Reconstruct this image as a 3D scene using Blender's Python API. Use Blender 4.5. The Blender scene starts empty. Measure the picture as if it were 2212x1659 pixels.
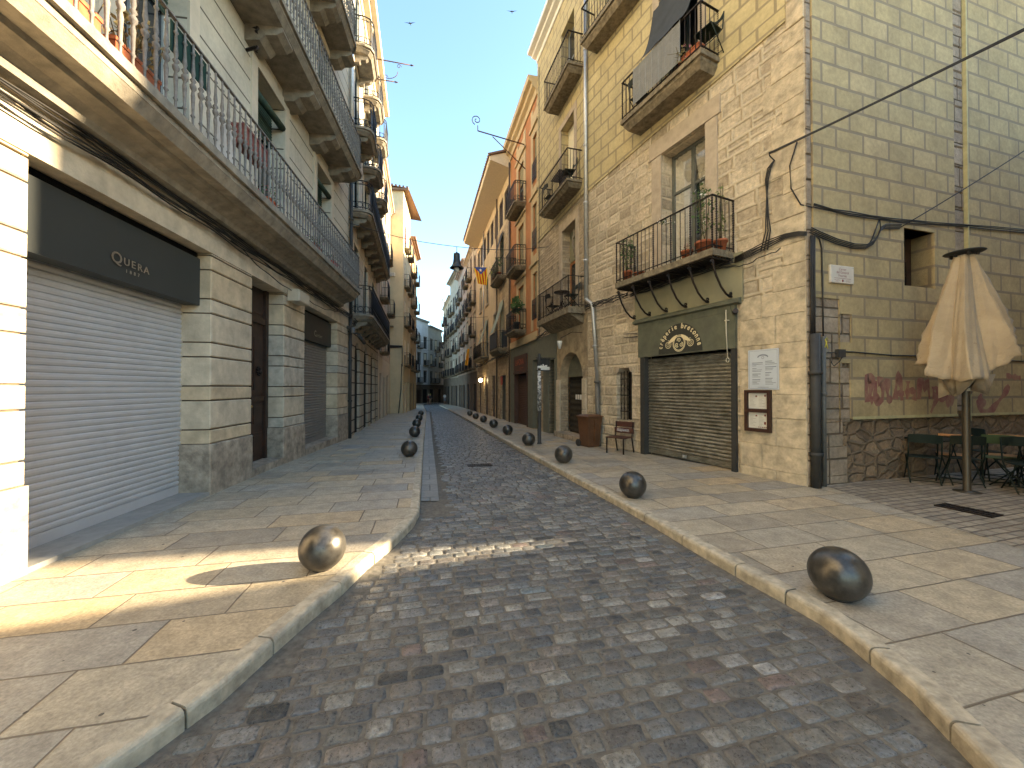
import bpy, bmesh, math, random
from mathutils import Vector, Matrix
R = math.radians
rnd = random.Random(11)
S = bpy.context.scene
C = S.collection

# ------------------------------------------------------------------ camera
cam = bpy.data.objects.new('camera', bpy.data.cameras.new('camera'))
C.objects.link(cam)
cam.location = (0, 0, 1.65)
cam.rotation_euler = (R(90.586), 0, 0)
cam.data.sensor_width = 36
cam.data.lens = 36 * 831 / 2212
cam.data.clip_start = 0.05
cam.data.clip_end = 3000
S.camera = cam

# ------------------------------------------------------------------ light
SUN_EL, SUN_AZ = 20.0, 80.0          # azimuth measured from +Y towards +X
w = bpy.data.worlds.new('World'); S.world = w; w.use_nodes = True
nt = w.node_tree
sky = nt.nodes.new('ShaderNodeTexSky'); sky.sky_type = 'NISHITA'; sky.sun_disc = False
sky.sun_elevation = R(SUN_EL); sky.sun_rotation = R(SUN_AZ)
sky.air_density = 1.0; sky.dust_density = 0.6; sky.ozone_density = 1.6
bg = nt.nodes['Background']; bg.inputs['Strength'].default_value = 0.125
tn = nt.nodes.new('ShaderNodeMix'); tn.data_type = 'RGBA'; tn.blend_type = 'MULTIPLY'; tn.inputs[0].default_value = 1
tn.inputs[7].default_value = (.86, .92, .87, 1)
nt.links.new(sky.outputs[0], tn.inputs[6]); nt.links.new(tn.outputs[2], bg.inputs[0])
sl = bpy.data.lights.new('sun', 'SUN'); sl.energy = 5.0; sl.angle = R(0.5); sl.color = (1.0, 0.81, 0.54)
so = bpy.data.objects.new('sun', sl); C.objects.link(so)
sd = Vector((math.sin(R(SUN_AZ)) * math.cos(R(SUN_EL)), math.cos(R(SUN_AZ)) * math.cos(R(SUN_EL)), math.sin(R(SUN_EL))))
so.rotation_euler = sd.to_track_quat('Z', 'Y').to_euler()
S.view_settings.view_transform = 'Standard'
try: S.view_settings.look = 'None'
except Exception: pass
S.view_settings.gamma = 1
S.view_settings.exposure = 2.62
S.view_settings.use_curve_mapping = False
S.cycles.max_bounces = 10
S.cycles.diffuse_bounces = 7

# ------------------------------------------------------------------ node helpers
class NT:
    def __init__(s, name, rough=0.8, metal=0.0):
        s.m = bpy.data.materials.new(name); s.m.use_nodes = True
        s.t = s.m.node_tree; s.b = s.t.nodes['Principled BSDF']
        s.b.inputs['Roughness'].default_value = rough
        s.b.inputs['Metallic'].default_value = metal
    def n(s, ty, **k):
        x = s.t.nodes.new(ty)
        for a, b in k.items(): setattr(x, a, b)
        return x
    def put(s, sock, v):
        if isinstance(v, bpy.types.NodeSocket): s.t.links.new(v, sock)
        else: sock.default_value = v
    def M(s, op, a, b=None, c=None, clamp=False):
        x = s.n('ShaderNodeMath', operation=op); x.use_clamp = clamp
        s.put(x.inputs[0], a)
        if b is not None: s.put(x.inputs[1], b)
        if c is not None: s.put(x.inputs[2], c)
        return x.outputs[0]
    def mix(s, f, a, b, mode='MIX'):
        x = s.n('ShaderNodeMix', data_type='RGBA', blend_type=mode)
        s.put(x.inputs[0], f)
        s.put(x.inputs[6], a if isinstance(a, bpy.types.NodeSocket) else (*a, 1))
        s.put(x.inputs[7], b if isinstance(b, bpy.types.NodeSocket) else (*b, 1))
        return x.outputs[2]
    def noise(s, vec, scale, detail=4, rough=0.55, dist=0):
        x = s.n('ShaderNodeTexNoise'); x.inputs['Scale'].default_value = scale
        x.inputs['Detail'].default_value = detail; x.inputs['Roughness'].default_value = rough
        x.inputs['Distortion'].default_value = dist
        if vec is not None: s.t.links.new(vec, x.inputs['Vector'])
        return x
    def ramp(s, f, stops, interp='LINEAR'):
        x = s.n('ShaderNodeValToRGB'); x.color_ramp.interpolation = interp
        e = x.color_ramp.elements
        while len(e) < len(stops): e.new(0.5)
        for i, (p, c) in enumerate(stops):
            e[i].position = p; e[i].color = (*c, 1) if len(c) == 3 else c
        s.put(x.inputs[0], f)
        return x.outputs[0]
    def rng(s, f, a, b, c, d):
        x = s.n('ShaderNodeMapRange'); s.put(x.inputs[0], f)
        for i, v in enumerate((a, b, c, d)): x.inputs[i + 1].default_value = v
        return x.outputs[0]
    def obj(s, scale=(1, 1, 1)):
        g = s.n('ShaderNodeNewGeometry')
        m = s.n('ShaderNodeMapping'); m.inputs['Scale'].default_value = scale
        s.t.links.new(g.outputs['Position'], m.inputs[0])
        return m.outputs[0]
    def uv(s, scale=(1, 1, 1), loc=(0, 0, 0), rot=0):
        g = s.n('ShaderNodeUVMap')
        m = s.n('ShaderNodeMapping'); m.inputs['Scale'].default_value = scale
        m.inputs['Location'].default_value = loc; m.inputs['Rotation'].default_value = (0, 0, rot)
        s.t.links.new(g.outputs[0], m.inputs[0])
        return m.outputs[0]
    def bump(s, h, dist, strength=1.0):
        x = s.n('ShaderNodeBump'); x.inputs['Strength'].default_value = strength
        x.inputs['Distance'].default_value = dist
        s.put(x.inputs['Height'], h); s.t.links.new(x.outputs[0], s.b.inputs['Normal'])
    def col(s, c):
        s.put(s.b.inputs['Base Color'], c if isinstance(c, bpy.types.NodeSocket) else (*c, 1))
    def wear(s, c, amt=0.25, scale=1.3, dark=(0.09, 0.08, 0.07)):
        """uneven dirt and weather streaks that belong to the surface"""
        n1 = s.noise(s.obj(), scale, 6, 0.62)
        n2 = s.noise(s.obj((2.6, 2.6, 0.35)), 1.6, 5, 0.6)
        f = s.M('MULTIPLY', s.rng(n1.outputs[0], 0.42, 0.72, 0, 1), s.rng(n2.outputs[0], 0.38, 0.66, 0.2, 1))
        f = s.M('MULTIPLY', f, amt, clamp=True)
        return s.mix(f, c, dark)

MATS = {}
def plain(name, c, rough=0.75, metal=0.0, var=0.15, scale=9, bump=0.0, bscale=60, wear=0.0):
    if name in MATS: return MATS[name]
    k = NT(name, rough, metal)
    if rough > .78: k.b.inputs['Specular IOR Level'].default_value = .18
    n = k.noise(k.obj(), scale, 5, 0.6)
    lo = tuple(x * (1 - var) for x in c); hi = tuple(min(1, x * (1 + var)) for x in c)
    cc = k.mix(k.rng(n.outputs[0], 0.3, 0.7, 0, 1), lo, hi)
    if wear: cc = k.wear(cc, wear)
    k.col(cc)
    if bump:
        b = k.noise(k.obj(), bscale, 6, 0.65)
        k.bump(b.outputs[0], bump)
    MATS[name] = k.m
    return k.m

def blocks(name, bw, bh, mort, cols, mcol, rough=0.85, bump=0.01, dist=0.0, jit=0.0, loc=(0, 0, 0), rot=0, soft=0.012,
           grain=0.25, wear=0.2, gscale=14, half=0.5, face=0.35, dscale=3.0, roughvar=0.0, split=0.0, gum=False):
    k = NT(name, rough)
    if rough > .78: k.b.inputs['Specular IOR Level'].default_value = .18
    u = k.uv(loc=loc, rot=rot)
    if dist:
        dn = k.noise(u, dscale, 3, 0.6)
        v = k.n('ShaderNodeVectorMath', operation='SUBTRACT'); k.t.links.new(dn.outputs['Color'], v.inputs[0]); v.inputs[1].default_value = (.5, .5, .5)
        v2 = k.n('ShaderNodeVectorMath', operation='SCALE'); k.t.links.new(v.outputs[0], v2.inputs[0]); v2.inputs['Scale'].default_value = dist
        v3 = k.n('ShaderNodeVectorMath', operation='ADD'); k.t.links.new(u, v3.inputs[0]); k.t.links.new(v2.outputs[0], v3.inputs[1])
        u = v3.outputs[0]
    sp = k.n('ShaderNodeSeparateXYZ'); k.t.links.new(u, sp.inputs[0])
    yy = k.M('DIVIDE', sp.outputs[1], bh)
    row = k.M('FLOOR', yy)
    wn = k.n('ShaderNodeTexWhiteNoise', noise_dimensions='1D'); k.put(wn.inputs['W'], k.M('ADD', row, 0.37))
    xx = k.M('DIVIDE', sp.outputs[0], bw)
    if jit:                                  # rows of different block length
        xx = k.M('MULTIPLY', xx, k.M('MULTIPLY_ADD', wn.outputs[0], jit, 1 - jit / 2))
    xx = k.M('ADD', xx, k.M('MULTIPLY', row, half))
    if jit: xx = k.M('ADD', xx, k.M('MULTIPLY', wn.outputs[0], 7.3))
    colm = k.M('FLOOR', xx)
    fx = k.M('FRACT', xx); fy = k.M('FRACT', yy)
    dx = k.M('MULTIPLY', k.M('MINIMUM', fx, k.M('SUBTRACT', 1, fx)), bw)
    dy = k.M('MULTIPLY', k.M('MINIMUM', fy, k.M('SUBTRACT', 1, fy)), bh)
    if split:                                # some blocks are cut in two courses
        cb0 = k.n('ShaderNodeCombineXYZ'); k.put(cb0.inputs[0], colm); k.put(cb0.inputs[1], row); cb0.inputs[2].default_value = 5
        w0 = k.n('ShaderNodeTexWhiteNoise', noise_dimensions='3D'); k.t.links.new(cb0.outputs[0], w0.inputs[0])
        is_s = k.M('LESS_THAN', w0.outputs[0], split)
        dmid = k.M('MULTIPLY', k.M('ABSOLUTE', k.M('SUBTRACT', fy, 0.5)), bh)
        dy = k.M('MINIMUM', dy, k.M('ADD', dmid, k.M('MULTIPLY', k.M('SUBTRACT', 1, is_s), 9)))
        row = k.M('ADD', row, k.M('MULTIPLY', is_s, k.M('MULTIPLY', k.M('GREATER_THAN', fy, 0.5), 0.5)))
    d = k.M('SMOOTH_MIN', dx, dy, 0.02) if soft > .02 else k.M('MINIMUM', dx, dy)
    mask = k.rng(d, mort / 2, mort / 2 + soft, 0, 1)
    if dist > .03:
        er = k.noise(k.obj(), 1.7, 5, .65)
        mask = k.M('MAXIMUM', mask, k.rng(er.outputs[0], .50, .64, 0, .85))
    cb = k.n('ShaderNodeCombineXYZ'); k.put(cb.inputs[0], colm); k.put(cb.inputs[1], row)
    wh = k.n('ShaderNodeTexWhiteNoise', noise_dimensions='3D'); k.t.links.new(cb.outputs[0], wh.inputs[0])
    st = [(i / max(1, len(cols) - 1), c) for i, c in enumerate(cols)]
    base = k.ramp(wh.outputs[0], st)
    g = k.noise(k.obj(), gscale, 7, 0.68)
    g2 = k.noise(k.obj(), gscale * 0.15, 4, 0.6)
    fac = k.M('MULTIPLY', k.rng(g.outputs[0], 0.3, 0.7, 1 - grain, 1 + grain), k.rng(g2.outputs[0], 0.3, 0.7, 1 - grain * .6, 1 + grain * .6))
    vm = k.n('ShaderNodeVectorMath', operation='SCALE'); k.t.links.new(base, vm.inputs[0]); k.put(vm.inputs['Scale'], fac)
    c = k.mix(mask, mcol, vm.outputs[0])
    if wear: c = k.wear(c, wear)
    if gum:                                  # trodden gum, cigarette burns and grit
        vo = k.n('ShaderNodeTexVoronoi', feature='F1', voronoi_dimensions='2D'); vo.inputs['Scale'].default_value = 2.6
        k.t.links.new(k.uv(), vo.inputs['Vector'])
        sp2 = k.n('ShaderNodeSeparateColor'); k.t.links.new(vo.outputs['Color'], sp2.inputs[0])
        rad_ = k.M('MULTIPLY', sp2.outputs[0], .034)
        c = k.mix(k.M('MULTIPLY', k.M('LESS_THAN', vo.outputs['Distance'], rad_), k.M('LESS_THAN', sp2.outputs[1], .55)), c, (.075, .065, .055))
    k.col(c)
    if roughvar: k.put(k.b.inputs['Roughness'], k.rng(wh.outputs[0], 0, 1, rough - roughvar, rough + roughvar))
    if bump:
        big = k.noise(k.obj(), gscale * .5, 8, 0.7)
        h = k.M('ADD', mask, k.M('MULTIPLY', big.outputs[0], face / max(.2, 1)))
        k.bump(h, bump)
    MATS[name] = k.m
    return k.m

def rubble(name, cols, mcol, scale=(2.4, 4.2, 1), rough=0.9, bump=0.03, mort=0.06):
    k = NT(name, rough)
    u = k.uv(scale)
    dn = k.noise(u, 1.6, 3, 0.6)
    v2 = k.n('ShaderNodeVectorMath', operation='MULTIPLY_ADD'); k.t.links.new(dn.outputs['Color'], v2.inputs[0])
    v2.inputs[1].default_value = (.5, .5, 0); k.t.links.new(u, v2.inputs[2])
    a = k.n('ShaderNodeTexVoronoi', feature='DISTANCE_TO_EDGE', voronoi_dimensions='2D'); a.inputs['Scale'].default_value = 1; a.inputs['Randomness'].default_value = .85
    b = k.n('ShaderNodeTexVoronoi', feature='F1', voronoi_dimensions='2D'); b.inputs['Scale'].default_value = 1; b.inputs['Randomness'].default_value = .85
    k.t.links.new(v2.outputs[0], a.inputs['Vector']); k.t.links.new(v2.outputs[0], b.inputs['Vector'])
    mask = k.rng(a.outputs['Distance'], mort * .4, mort * 1.6, 0, 1)
    sp = k.n('ShaderNodeSeparateColor'); k.t.links.new(b.outputs['Color'], sp.inputs[0])
    base = k.ramp(sp.outputs[0], [(i / (len(cols) - 1), c) for i, c in enumerate(cols)])
    g = k.noise(k.obj(), 16, 7, 0.7)
    vm = k.n('ShaderNodeVectorMath', operation='SCALE'); k.t.links.new(base, vm.inputs[0]); k.put(vm.inputs['Scale'], k.rng(g.outputs[0], .3, .7, .65, 1.3))
    k.col(k.wear(k.mix(mask, mcol, vm.outputs[0]), .3))
    k.bump(k.M('ADD', mask, k.M('MULTIPLY', g.outputs[0], .8)), bump)
    MATS[name] = k.m
    return k.m

# ------------------------------------------------------------------ palette
STONE_L = plain('pale_ashlar_stone', (.56, .475, .345), .85, var=.24, scale=3.5, bump=.004, bscale=40, wear=.3)
STONE_P = plain('stained_plinth_stone', (.37, .31, .235), .9, var=.4, scale=7, bump=.012, bscale=22, wear=.75)
GROOVE = plain('shaded_groove_stone', (.13, .10, .075), .95, var=.2)  # pier core; shade of the recessed joints put into its colour
PLASTER_L = blocks('grooved_cream_plaster', 60, .43, .022, [(.58, .52, .40), (.55, .49, .375)], (.12, .10, .075), .85, .008, soft=.006, grain=.1, wear=.25, half=0)  # groove colour darkened to stand for the shade inside the scored lines
TRIM_L = plain('smooth_stone_trim', (.58, .50, .375), .8, var=.1, scale=4, bump=.002, wear=.2)
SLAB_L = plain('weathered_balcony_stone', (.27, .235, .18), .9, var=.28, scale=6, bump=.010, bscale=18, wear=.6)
FRONT_R = blocks('old_ashlar_wall', .50, .285, .026, [(.36, .29, .20), (.53, .435, .305), (.42, .35, .25), (.61, .51, .365), (.48, .395, .275)],
                 (.58, .485, .34), .92, .026, dist=.055, jit=.5, soft=.028, grain=.32, wear=.3, face=1.0, split=.12, dscale=1.6)
FRONT_R2 = blocks('old_ashlar_wall_grey', .36, .20, .03, [(.26, .21, .15), (.45, .36, .24), (.36, .29, .20), (.52, .42, .28)],
                 (.42, .34, .235), .92, .022, dist=.06, jit=.5, soft=.03, grain=.3, wear=.35, face=1.0, split=.12, dscale=1.8)
BIG_R = blocks('large_ashlar_blocks', .95, .47, .014, [(.47, .36, .225), (.54, .425, .275), (.49, .38, .245)], (.20, .15, .095), .9, .022, dist=.05,
               jit=.4, soft=.02, grain=.28, wear=.35, face=1.0)
QUOIN = blocks('pinkish_quoin_stone', .62, .43, .014, [(.33, .26, .185), (.38, .30, .215), (.30, .235, .17)], (.16, .12, .08), .92, .022, dist=.03, soft=.015,
               grain=.28, wear=.35, face=1.0, jit=.3)
RUB = rubble('rubble_masonry', [(.16, .105, .06), (.29, .20, .115), (.21, .14, .08), (.36, .255, .155), (.25, .17, .10)], (.23, .165, .10), (2.9, 5.2, 1), bump=.05, mort=.10)
ROUGHPL = plain('rough_lime_plaster', (.36, .285, .185), .95, var=.35, scale=4, bump=.02, bscale=9, wear=.4)
PAINT = (.43, .385, .205)
RENDER_R = blocks('painted_block_render', .66, .36, .048, [(.51, .42, .225), (.48, .39, .21), (.53, .44, .24)], (.31, .255, .155), .88, .003, loc=(-.12, -.07, 0), soft=.006, grain=.14, wear=.3, dist=.006)
RENDER_A = blocks('painted_block_render_side', .66, .36, .045, [(.46, .355, .185), (.42, .325, .17), (.48, .37, .20)], (.285, .225, .145), .88, .003, loc=(0, -.02, 0), soft=.006, grain=.16, wear=.35, dist=.006)
PINK = plain('pinkish_window_stone', (.45, .37, .275), .88, var=.16, scale=5, bump=.006, bscale=25, wear=.25)
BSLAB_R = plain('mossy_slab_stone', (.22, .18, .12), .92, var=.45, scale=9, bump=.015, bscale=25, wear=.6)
IRON = plain('dark_iron', (.035, .026, .022), .55, .6, var=.3, scale=30)
IRON_L = plain('grey_painted_iron', (.20, .18, .158), .85, 0, var=.25, scale=25)
BLACKI = plain('black_painted_iron', (.018, .018, .02), .5, .4, var=.3)
CABLE = plain('black_cable', (.018, .016, .014), .6, 0, var=.3)
GREYPAINT = plain('grey_green_paint', (.155, .155, .115), .6, 0, var=.14, scale=5, wear=.25)
OLIVE = plain('olive_painted_metal', (.125, .13, .09), .55, .1, var=.22, scale=4, bump=.004, bscale=3, wear=.35)
OLIVE2 = plain('light_olive_panel', (.27, .25, .155), .7, 0, var=.12, scale=3, wear=.25)
DARKSEM = plain('dark_sign_paint', (.035, .035, .028), .6, 0, var=.1)
CREAM = plain('cream_sign_paint', (.78, .68, .42), .6, 0, var=.05)
GALV = plain('galvanised_pipe', (.50, .50, .48), .42, .7, var=.12, scale=12, wear=.2)
PIPEDK = plain('dark_pipe_paint', (.035, .034, .031), .65, 0, var=.2)
GLASS = None
def mk_glass():
    k = NT('window_glass', .04)
    k.col((.02, .025, .03)); k.b.inputs['IOR'].default_value = 1.5
    k.b.inputs['Specular IOR Level'].default_value = .8
    return k.m
GLASS = mk_glass()
def mk_clear():
    k = NT('clear_pane', .03)
    tr = k.n('ShaderNodeBsdfTransparent'); gl = k.n('ShaderNodeBsdfGlossy'); gl.inputs['Roughness'].default_value = .03
    fr = k.n('ShaderNodeFresnel'); fr.inputs[0].default_value = 1.55
    mx = k.n('ShaderNodeMixShader'); k.t.links.new(k.M('MULTIPLY_ADD', fr.outputs[0], .7, .0), mx.inputs[0])
    k.t.links.new(tr.outputs[0], mx.inputs[1]); k.t.links.new(gl.outputs[0], mx.inputs[2])
    k.t.links.new(mx.outputs[0], k.t.nodes['Material Output'].inputs[0])
    return k.m
CLEAR = mk_clear()
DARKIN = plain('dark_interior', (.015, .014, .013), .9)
FRAME_D = plain('grey_window_frame', (.10, .105, .09), .55, 0, var=.15)
FRAME_W = plain('pale_window_frame', (.5, .48, .42), .6, 0, var=.1)
WOOD_OR = plain('orange_varnished_wood', (.36, .15, .05), .5, 0, var=.25, scale=12)
WOOD_DK = plain('dark_brown_door_wood', (.045, .022, .013), .5, 0, var=.35, scale=6, wear=.2)
CURTAIN = plain('cream_curtain', (.84, .78, .62), .9, 0, var=.06)
BLIND_G = plain('green_roller_blind', (.045, .07, .05), .8, 0, var=.2, scale=20)
AWN_G = plain('pale_green_awning', (.30, .35, .28), .85, 0, var=.12, wear=.2)
AWN_D = plain('dark_grey_awning', (.055, .06, .065), .9, 0, var=.15, scale=4)
TERRA = plain('terracotta', (.33, .105, .05), .85, 0, var=.25, scale=14, wear=.25)
LEAF = plain('leaf_green', (.07, .13, .035), .7, 0, var=.4, scale=20)
LEAF_Y = plain('dry_leaf', (.25, .20, .09), .8, 0, var=.35, scale=20)
STEM = plain('plant_stem', (.12, .10, .05), .85, 0)
FLOW_W = plain('white_petal', (.8, .78, .72), .7); FLOW_R = plain('red_petal', (.45, .03, .04), .7); FLOW_P = plain('pink_petal', (.5, .2, .3), .7)
ROOF = plain('clay_roof_tile', (.19, .115, .075), .9, 0, var=.3, scale=10)
SOFFIT = plain('tan_soffit', (.64, .53, .36), .85, 0, var=.08)
WHITE = plain('white_paint', (.74, .73, .69), .6, 0, var=.06)

# ------------------------------------------------------------------ geometry helpers
class Fr:
    """facade frame: s runs along the wall, w points out to the street, z up"""
    def __init__(s, o, u, n):
        s.o = Vector((o[0], o[1], 0)); s.u = Vector((u[0], u[1], 0)).normalized(); s.n = Vector((n[0], n[1], 0)).normalized()
    def P(s, a, w, z): return s.o + s.u * a + s.n * w + Vector((0, 0, z))
WORLD = Fr((0, 0), (1, 0), (0, 1))
def frame2(a, b, left):
    """frame from point a to b; left=True when the street is on the left of a->b"""
    d = Vector((b[0] - a[0], b[1] - a[1], 0)); L = d.length; d /= L
    n = (-d.y, d.x) if left else (d.y, -d.x)
    f = Fr(a, (d.x, d.y), n); f.L = L
    return f

class MB:
    def __init__(s, fr=WORLD): s.fr = fr; s.v = []; s.f = []; s.uv = []; s.mi = []; s.sm = []; s.cur = 0; s.smooth = False
    def face(s, idx, uv=None):
        s.f.append(tuple(idx)); s.uv.append(uv); s.mi.append(s.cur); s.sm.append(s.smooth)
    def quad(s, pts, uv=None):
        b = len(s.v); s.v += [Vector(p) for p in pts]; s.face(range(b, b + len(pts)), uv)
    def box(s, a0, a1, w0, w1, z0, z1, fr=None):
        fr = fr or s.fr
        if a0 > a1: a0, a1 = a1, a0
        if w0 > w1: w0, w1 = w1, w0
        if z0 > z1: z0, z1 = z1, z0
        b = len(s.v)
        for z in (z0, z1):
            for (a, w_) in ((a0, w0), (a1, w0), (a1, w1), (a0, w1)): s.v.append(fr.P(a, w_, z))
        g = lambda l: [b + i for i in l]
        s.face(g((0, 1, 2, 3)), [(a0, w0), (a1, w0), (a1, w1), (a0, w1)])
        s.face(g((4, 5, 6, 7)), [(a0, w0), (a1, w0), (a1, w1), (a0, w1)])
        s.face(g((0, 1, 5, 4)), [(a0, z0), (a1, z0), (a1, z1), (a0, z1)])
        s.face(g((3, 2, 6, 7)), [(a0, z0), (a1, z0), (a1, z1), (a0, z1)])
        s.face(g((1, 2, 6, 5)), [(w0, z0), (w1, z0), (w1, z1), (w0, z1)])
        s.face(g((0, 3, 7, 4)), [(w0, z0), (w1, z0), (w1, z1), (w0, z1)])
        return s
    def cbox(s, a0, a1, w0, w1, z0, z1, c=.015, fr=None):
        """box with a chamfered front (w1) face"""
        fr = fr or s.fr
        b = len(s.v)
        ring = lambda w_, i: [fr.P(a0 + i, w_, z0 + i), fr.P(a1 - i, w_, z0 + i), fr.P(a1 - i, w_, z1 - i), fr.P(a0 + i, w_, z1 - i)]
        s.v += ring(w0, 0) + ring(w1 - c, 0) + ring(w1, c)
        uvr = [(a0, z0), (a1, z0), (a1, z1), (a0, z1)]
        for k in (0, 4):
            for i in range(4):
                j = (i + 1) % 4
                s.face((b + k + i, b + k + j, b + k + 4 + j, b + k + 4 + i), [uvr[i], uvr[j], uvr[j], uvr[i]])
        s.face((b + 8, b + 9, b + 10, b + 11), uvr)
        s.face((b, b + 1, b + 2, b + 3), uvr)
        return s
    def prism(s, prof, a0, a1, fr=None):
        """profile [(w,z)] run along s"""
        fr = fr or s.fr; b = len(s.v); n = len(prof)
        for a in (a0, a1):
            for (w_, z) in prof: s.v.append(fr.P(a, w_, z))
        L = 0
        for i in range(n):
            j = (i + 1) % n
            l = math.hypot(prof[j][0] - prof[i][0], prof[j][1] - prof[i][1])
            s.face((b + i, b + j, b + n + j, b + n + i), [(a0, L), (a0, L + l), (a1, L + l), (a1, L)]); L += l
        s.face([b + i for i in range(n)], [(p[0], p[1]) for p in prof]); s.face([b + n + i for i in range(n)], [(p[0], p[1]) for p in prof])
        return s
    def tube(s, pts, r, n=6, cap=True, r2=None):
        pts = [Vector(p) for p in pts]; b = len(s.v); N = len(pts)
        up = Vector((0, 0, 1)); old = s.smooth; s.smooth = True
        for i, p in enumerate(pts):
            d = (pts[min(i + 1, N - 1)] - pts[max(i - 1, 0)])
            if d.length < 1e-9: d = Vector((0, 0, 1))
            d.normalize()
            x = d.cross(up)
            if x.length < .05: x = d.cross(Vector((1, 0, 0)))
            x.normalize(); y = x.cross(d)
            rr = r if r2 is None else r + (r2 - r) * i / max(1, N - 1)
            if isinstance(r, (list, tuple)): rr = r[i]
            for k in range(n):
                a = 2 * math.pi * k / n
                s.v.append(p + x * math.cos(a) * rr + y * math.sin(a) * rr)
        for i in range(N - 1):
            for k in range(n):
                j = (k + 1) % n
                s.face((b + i * n + k, b + i * n + j, b + (i + 1) * n + j, b + (i + 1) * n + k))
        s.smooth = old
        if cap:
            s.face([b + k for k in range(n)]); s.face([b + (N - 1) * n + k for k in range(n)])
        return s
    def lathe(s, c, prof, n=10, axis=None):
        """profile [(r,z)] about the vertical through c"""
        c = Vector(c); b = len(s.v); old = s.smooth; s.smooth = True
        for (r, z) in prof:
            for k in range(n):
                a = 2 * math.pi * k / n
                s.v.append(c + Vector((math.cos(a) * r, math.sin(a) * r, z)))
        for i in range(len(prof) - 1):
            for k in range(n):
                j = (k + 1) % n
                s.face((b + i * n + k, b + i * n + j, b + (i + 1) * n + j, b + (i + 1) * n + k))
        s.smooth = old
        s.face([b + k for k in range(n)]); s.face([b + (len(prof) - 1) * n + k for k in range(n)])
        return s
    def ball(s, c, r, n=8, m=5, sq=(1, 1, 1)):
        c = Vector(c)
        prof = [(max(1e-4, math.sin(math.pi * i / m) * r), -math.cos(math.pi * i / m) * r) for i in range(m + 1)]
        b0 = len(s.v); s.lathe((0, 0, 0), prof, n)
        for i in range(b0, len(s.v)): s.v[i] = Vector((s.v[i].x * sq[0], s.v[i].y * sq[1], s.v[i].z * sq[2])) + c
        return s
    def text(s, body, fr, a, z, w_, size, depth=.01, mirror=False, align='CENTER', rot=0, sx=1, sc=None):
        for V, faces in text_mesh(body, size, align):
            b = len(s.v)
            for (x, y) in V:
                x *= sx
                xr = x * math.cos(rot) - y * math.sin(rot); yr = x * math.sin(rot) + y * math.cos(rot)
                s.v.append(fr.P(a + (-xr if mirror else xr), w_ + depth, z + yr))
            for f in faces: s.face([b + i for i in f])
        return s
    def build(s, name, mats, parent=None, base=None, root=None, **tags):
        if not isinstance(mats, (list, tuple)): mats = [mats]
        me = bpy.data.meshes.new(name)
        if base is None:
            base = root_of(parent).location.copy() if parent is not None else None
        if base is None:
            xs = [p.x for p in s.v]; ys = [p.y for p in s.v]; zs = [p.z for p in s.v]
            base = Vector(((min(xs) + max(xs)) / 2, (min(ys) + max(ys)) / 2, min(zs)))
        me.from_pydata([tuple(p - base) for p in s.v], [], s.f)
        uvl = me.uv_layers.new(name='UVMap')
        li = 0; flat = []
        for f, u in zip(s.f, s.uv):
            if u: 
                for q in u: flat += [q[0], q[1]]
            else:
                for q in f: flat += [s.v[q].x + s.v[q].y, s.v[q].z]
        uvl.data.foreach_set('uv', flat)
        me.polygons.foreach_set('material_index', s.mi)
        me.polygons.foreach_set('use_smooth', s.sm)
        for m in mats: me.materials.append(m)
        me.update()
        bm = bmesh.new(); bm.from_mesh(me); bmesh.ops.recalc_face_normals(bm, faces=bm.faces); bm.to_mesh(me); bm.free()
        o = bpy.data.objects.new(name, me); C.objects.link(o)
        if parent is not None: o.parent = parent
        else: o.location = base
        for k, v in tags.items(): o[k] = v
        return o

def root_of(o):
    while o.parent is not None: o = o.parent
    return o
_tc = {}
def text_mesh(body, size, align):
    key = (body, size, align)
    if key in _tc: return _tc[key]
    cu = bpy.data.curves.new('lettering', 'FONT'); cu.body = body; cu.size = size; cu.align_x = align; cu.resolution_u = 3
    ob = bpy.data.objects.new('lettering', cu); C.objects.link(ob)
    dg = bpy.context.evaluated_depsgraph_get(); dg.update()
    me = ob.evaluated_get(dg).to_mesh()
    res = [([(v.co.x, v.co.y) for v in me.vertices], [tuple(p.vertices) for p in me.polygons])]
    ob.evaluated_get(dg).to_mesh_clear()
    bpy.data.objects.remove(ob); bpy.data.curves.remove(cu)
    _tc[key] = res
    return res

def thing(name, label, cat, loc=(0, 0, 0), group=None, rotz=0):
    o = bpy.data.objects.new(name, None); C.objects.link(o)
    o.location = loc; o.rotation_euler = (0, 0, rotz); o.empty_display_size = .2
    o['label'] = label; o['category'] = cat
    if group: o['group'] = group
    return o
def tag(o, label, cat, group=None):
    o['label'] = label; o['category'] = cat
    if group: o['group'] = group
    return o
def kids(o): return [x for x in C.objects if x.parent == o]
def dup(root, loc, rotz=0, label=None, scale=None):
    def cp(o, p):
        c = o.copy(); C.objects.link(c)
        if p is not None: c.parent = p
        for ch in kids(o): cp(ch, c)
        return c
    r = cp(root, None); r.location = loc; r.rotation_euler = (0, 0, rotz)
    if label: r['label'] = label
    if scale: r.scale = scale
    return r

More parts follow.
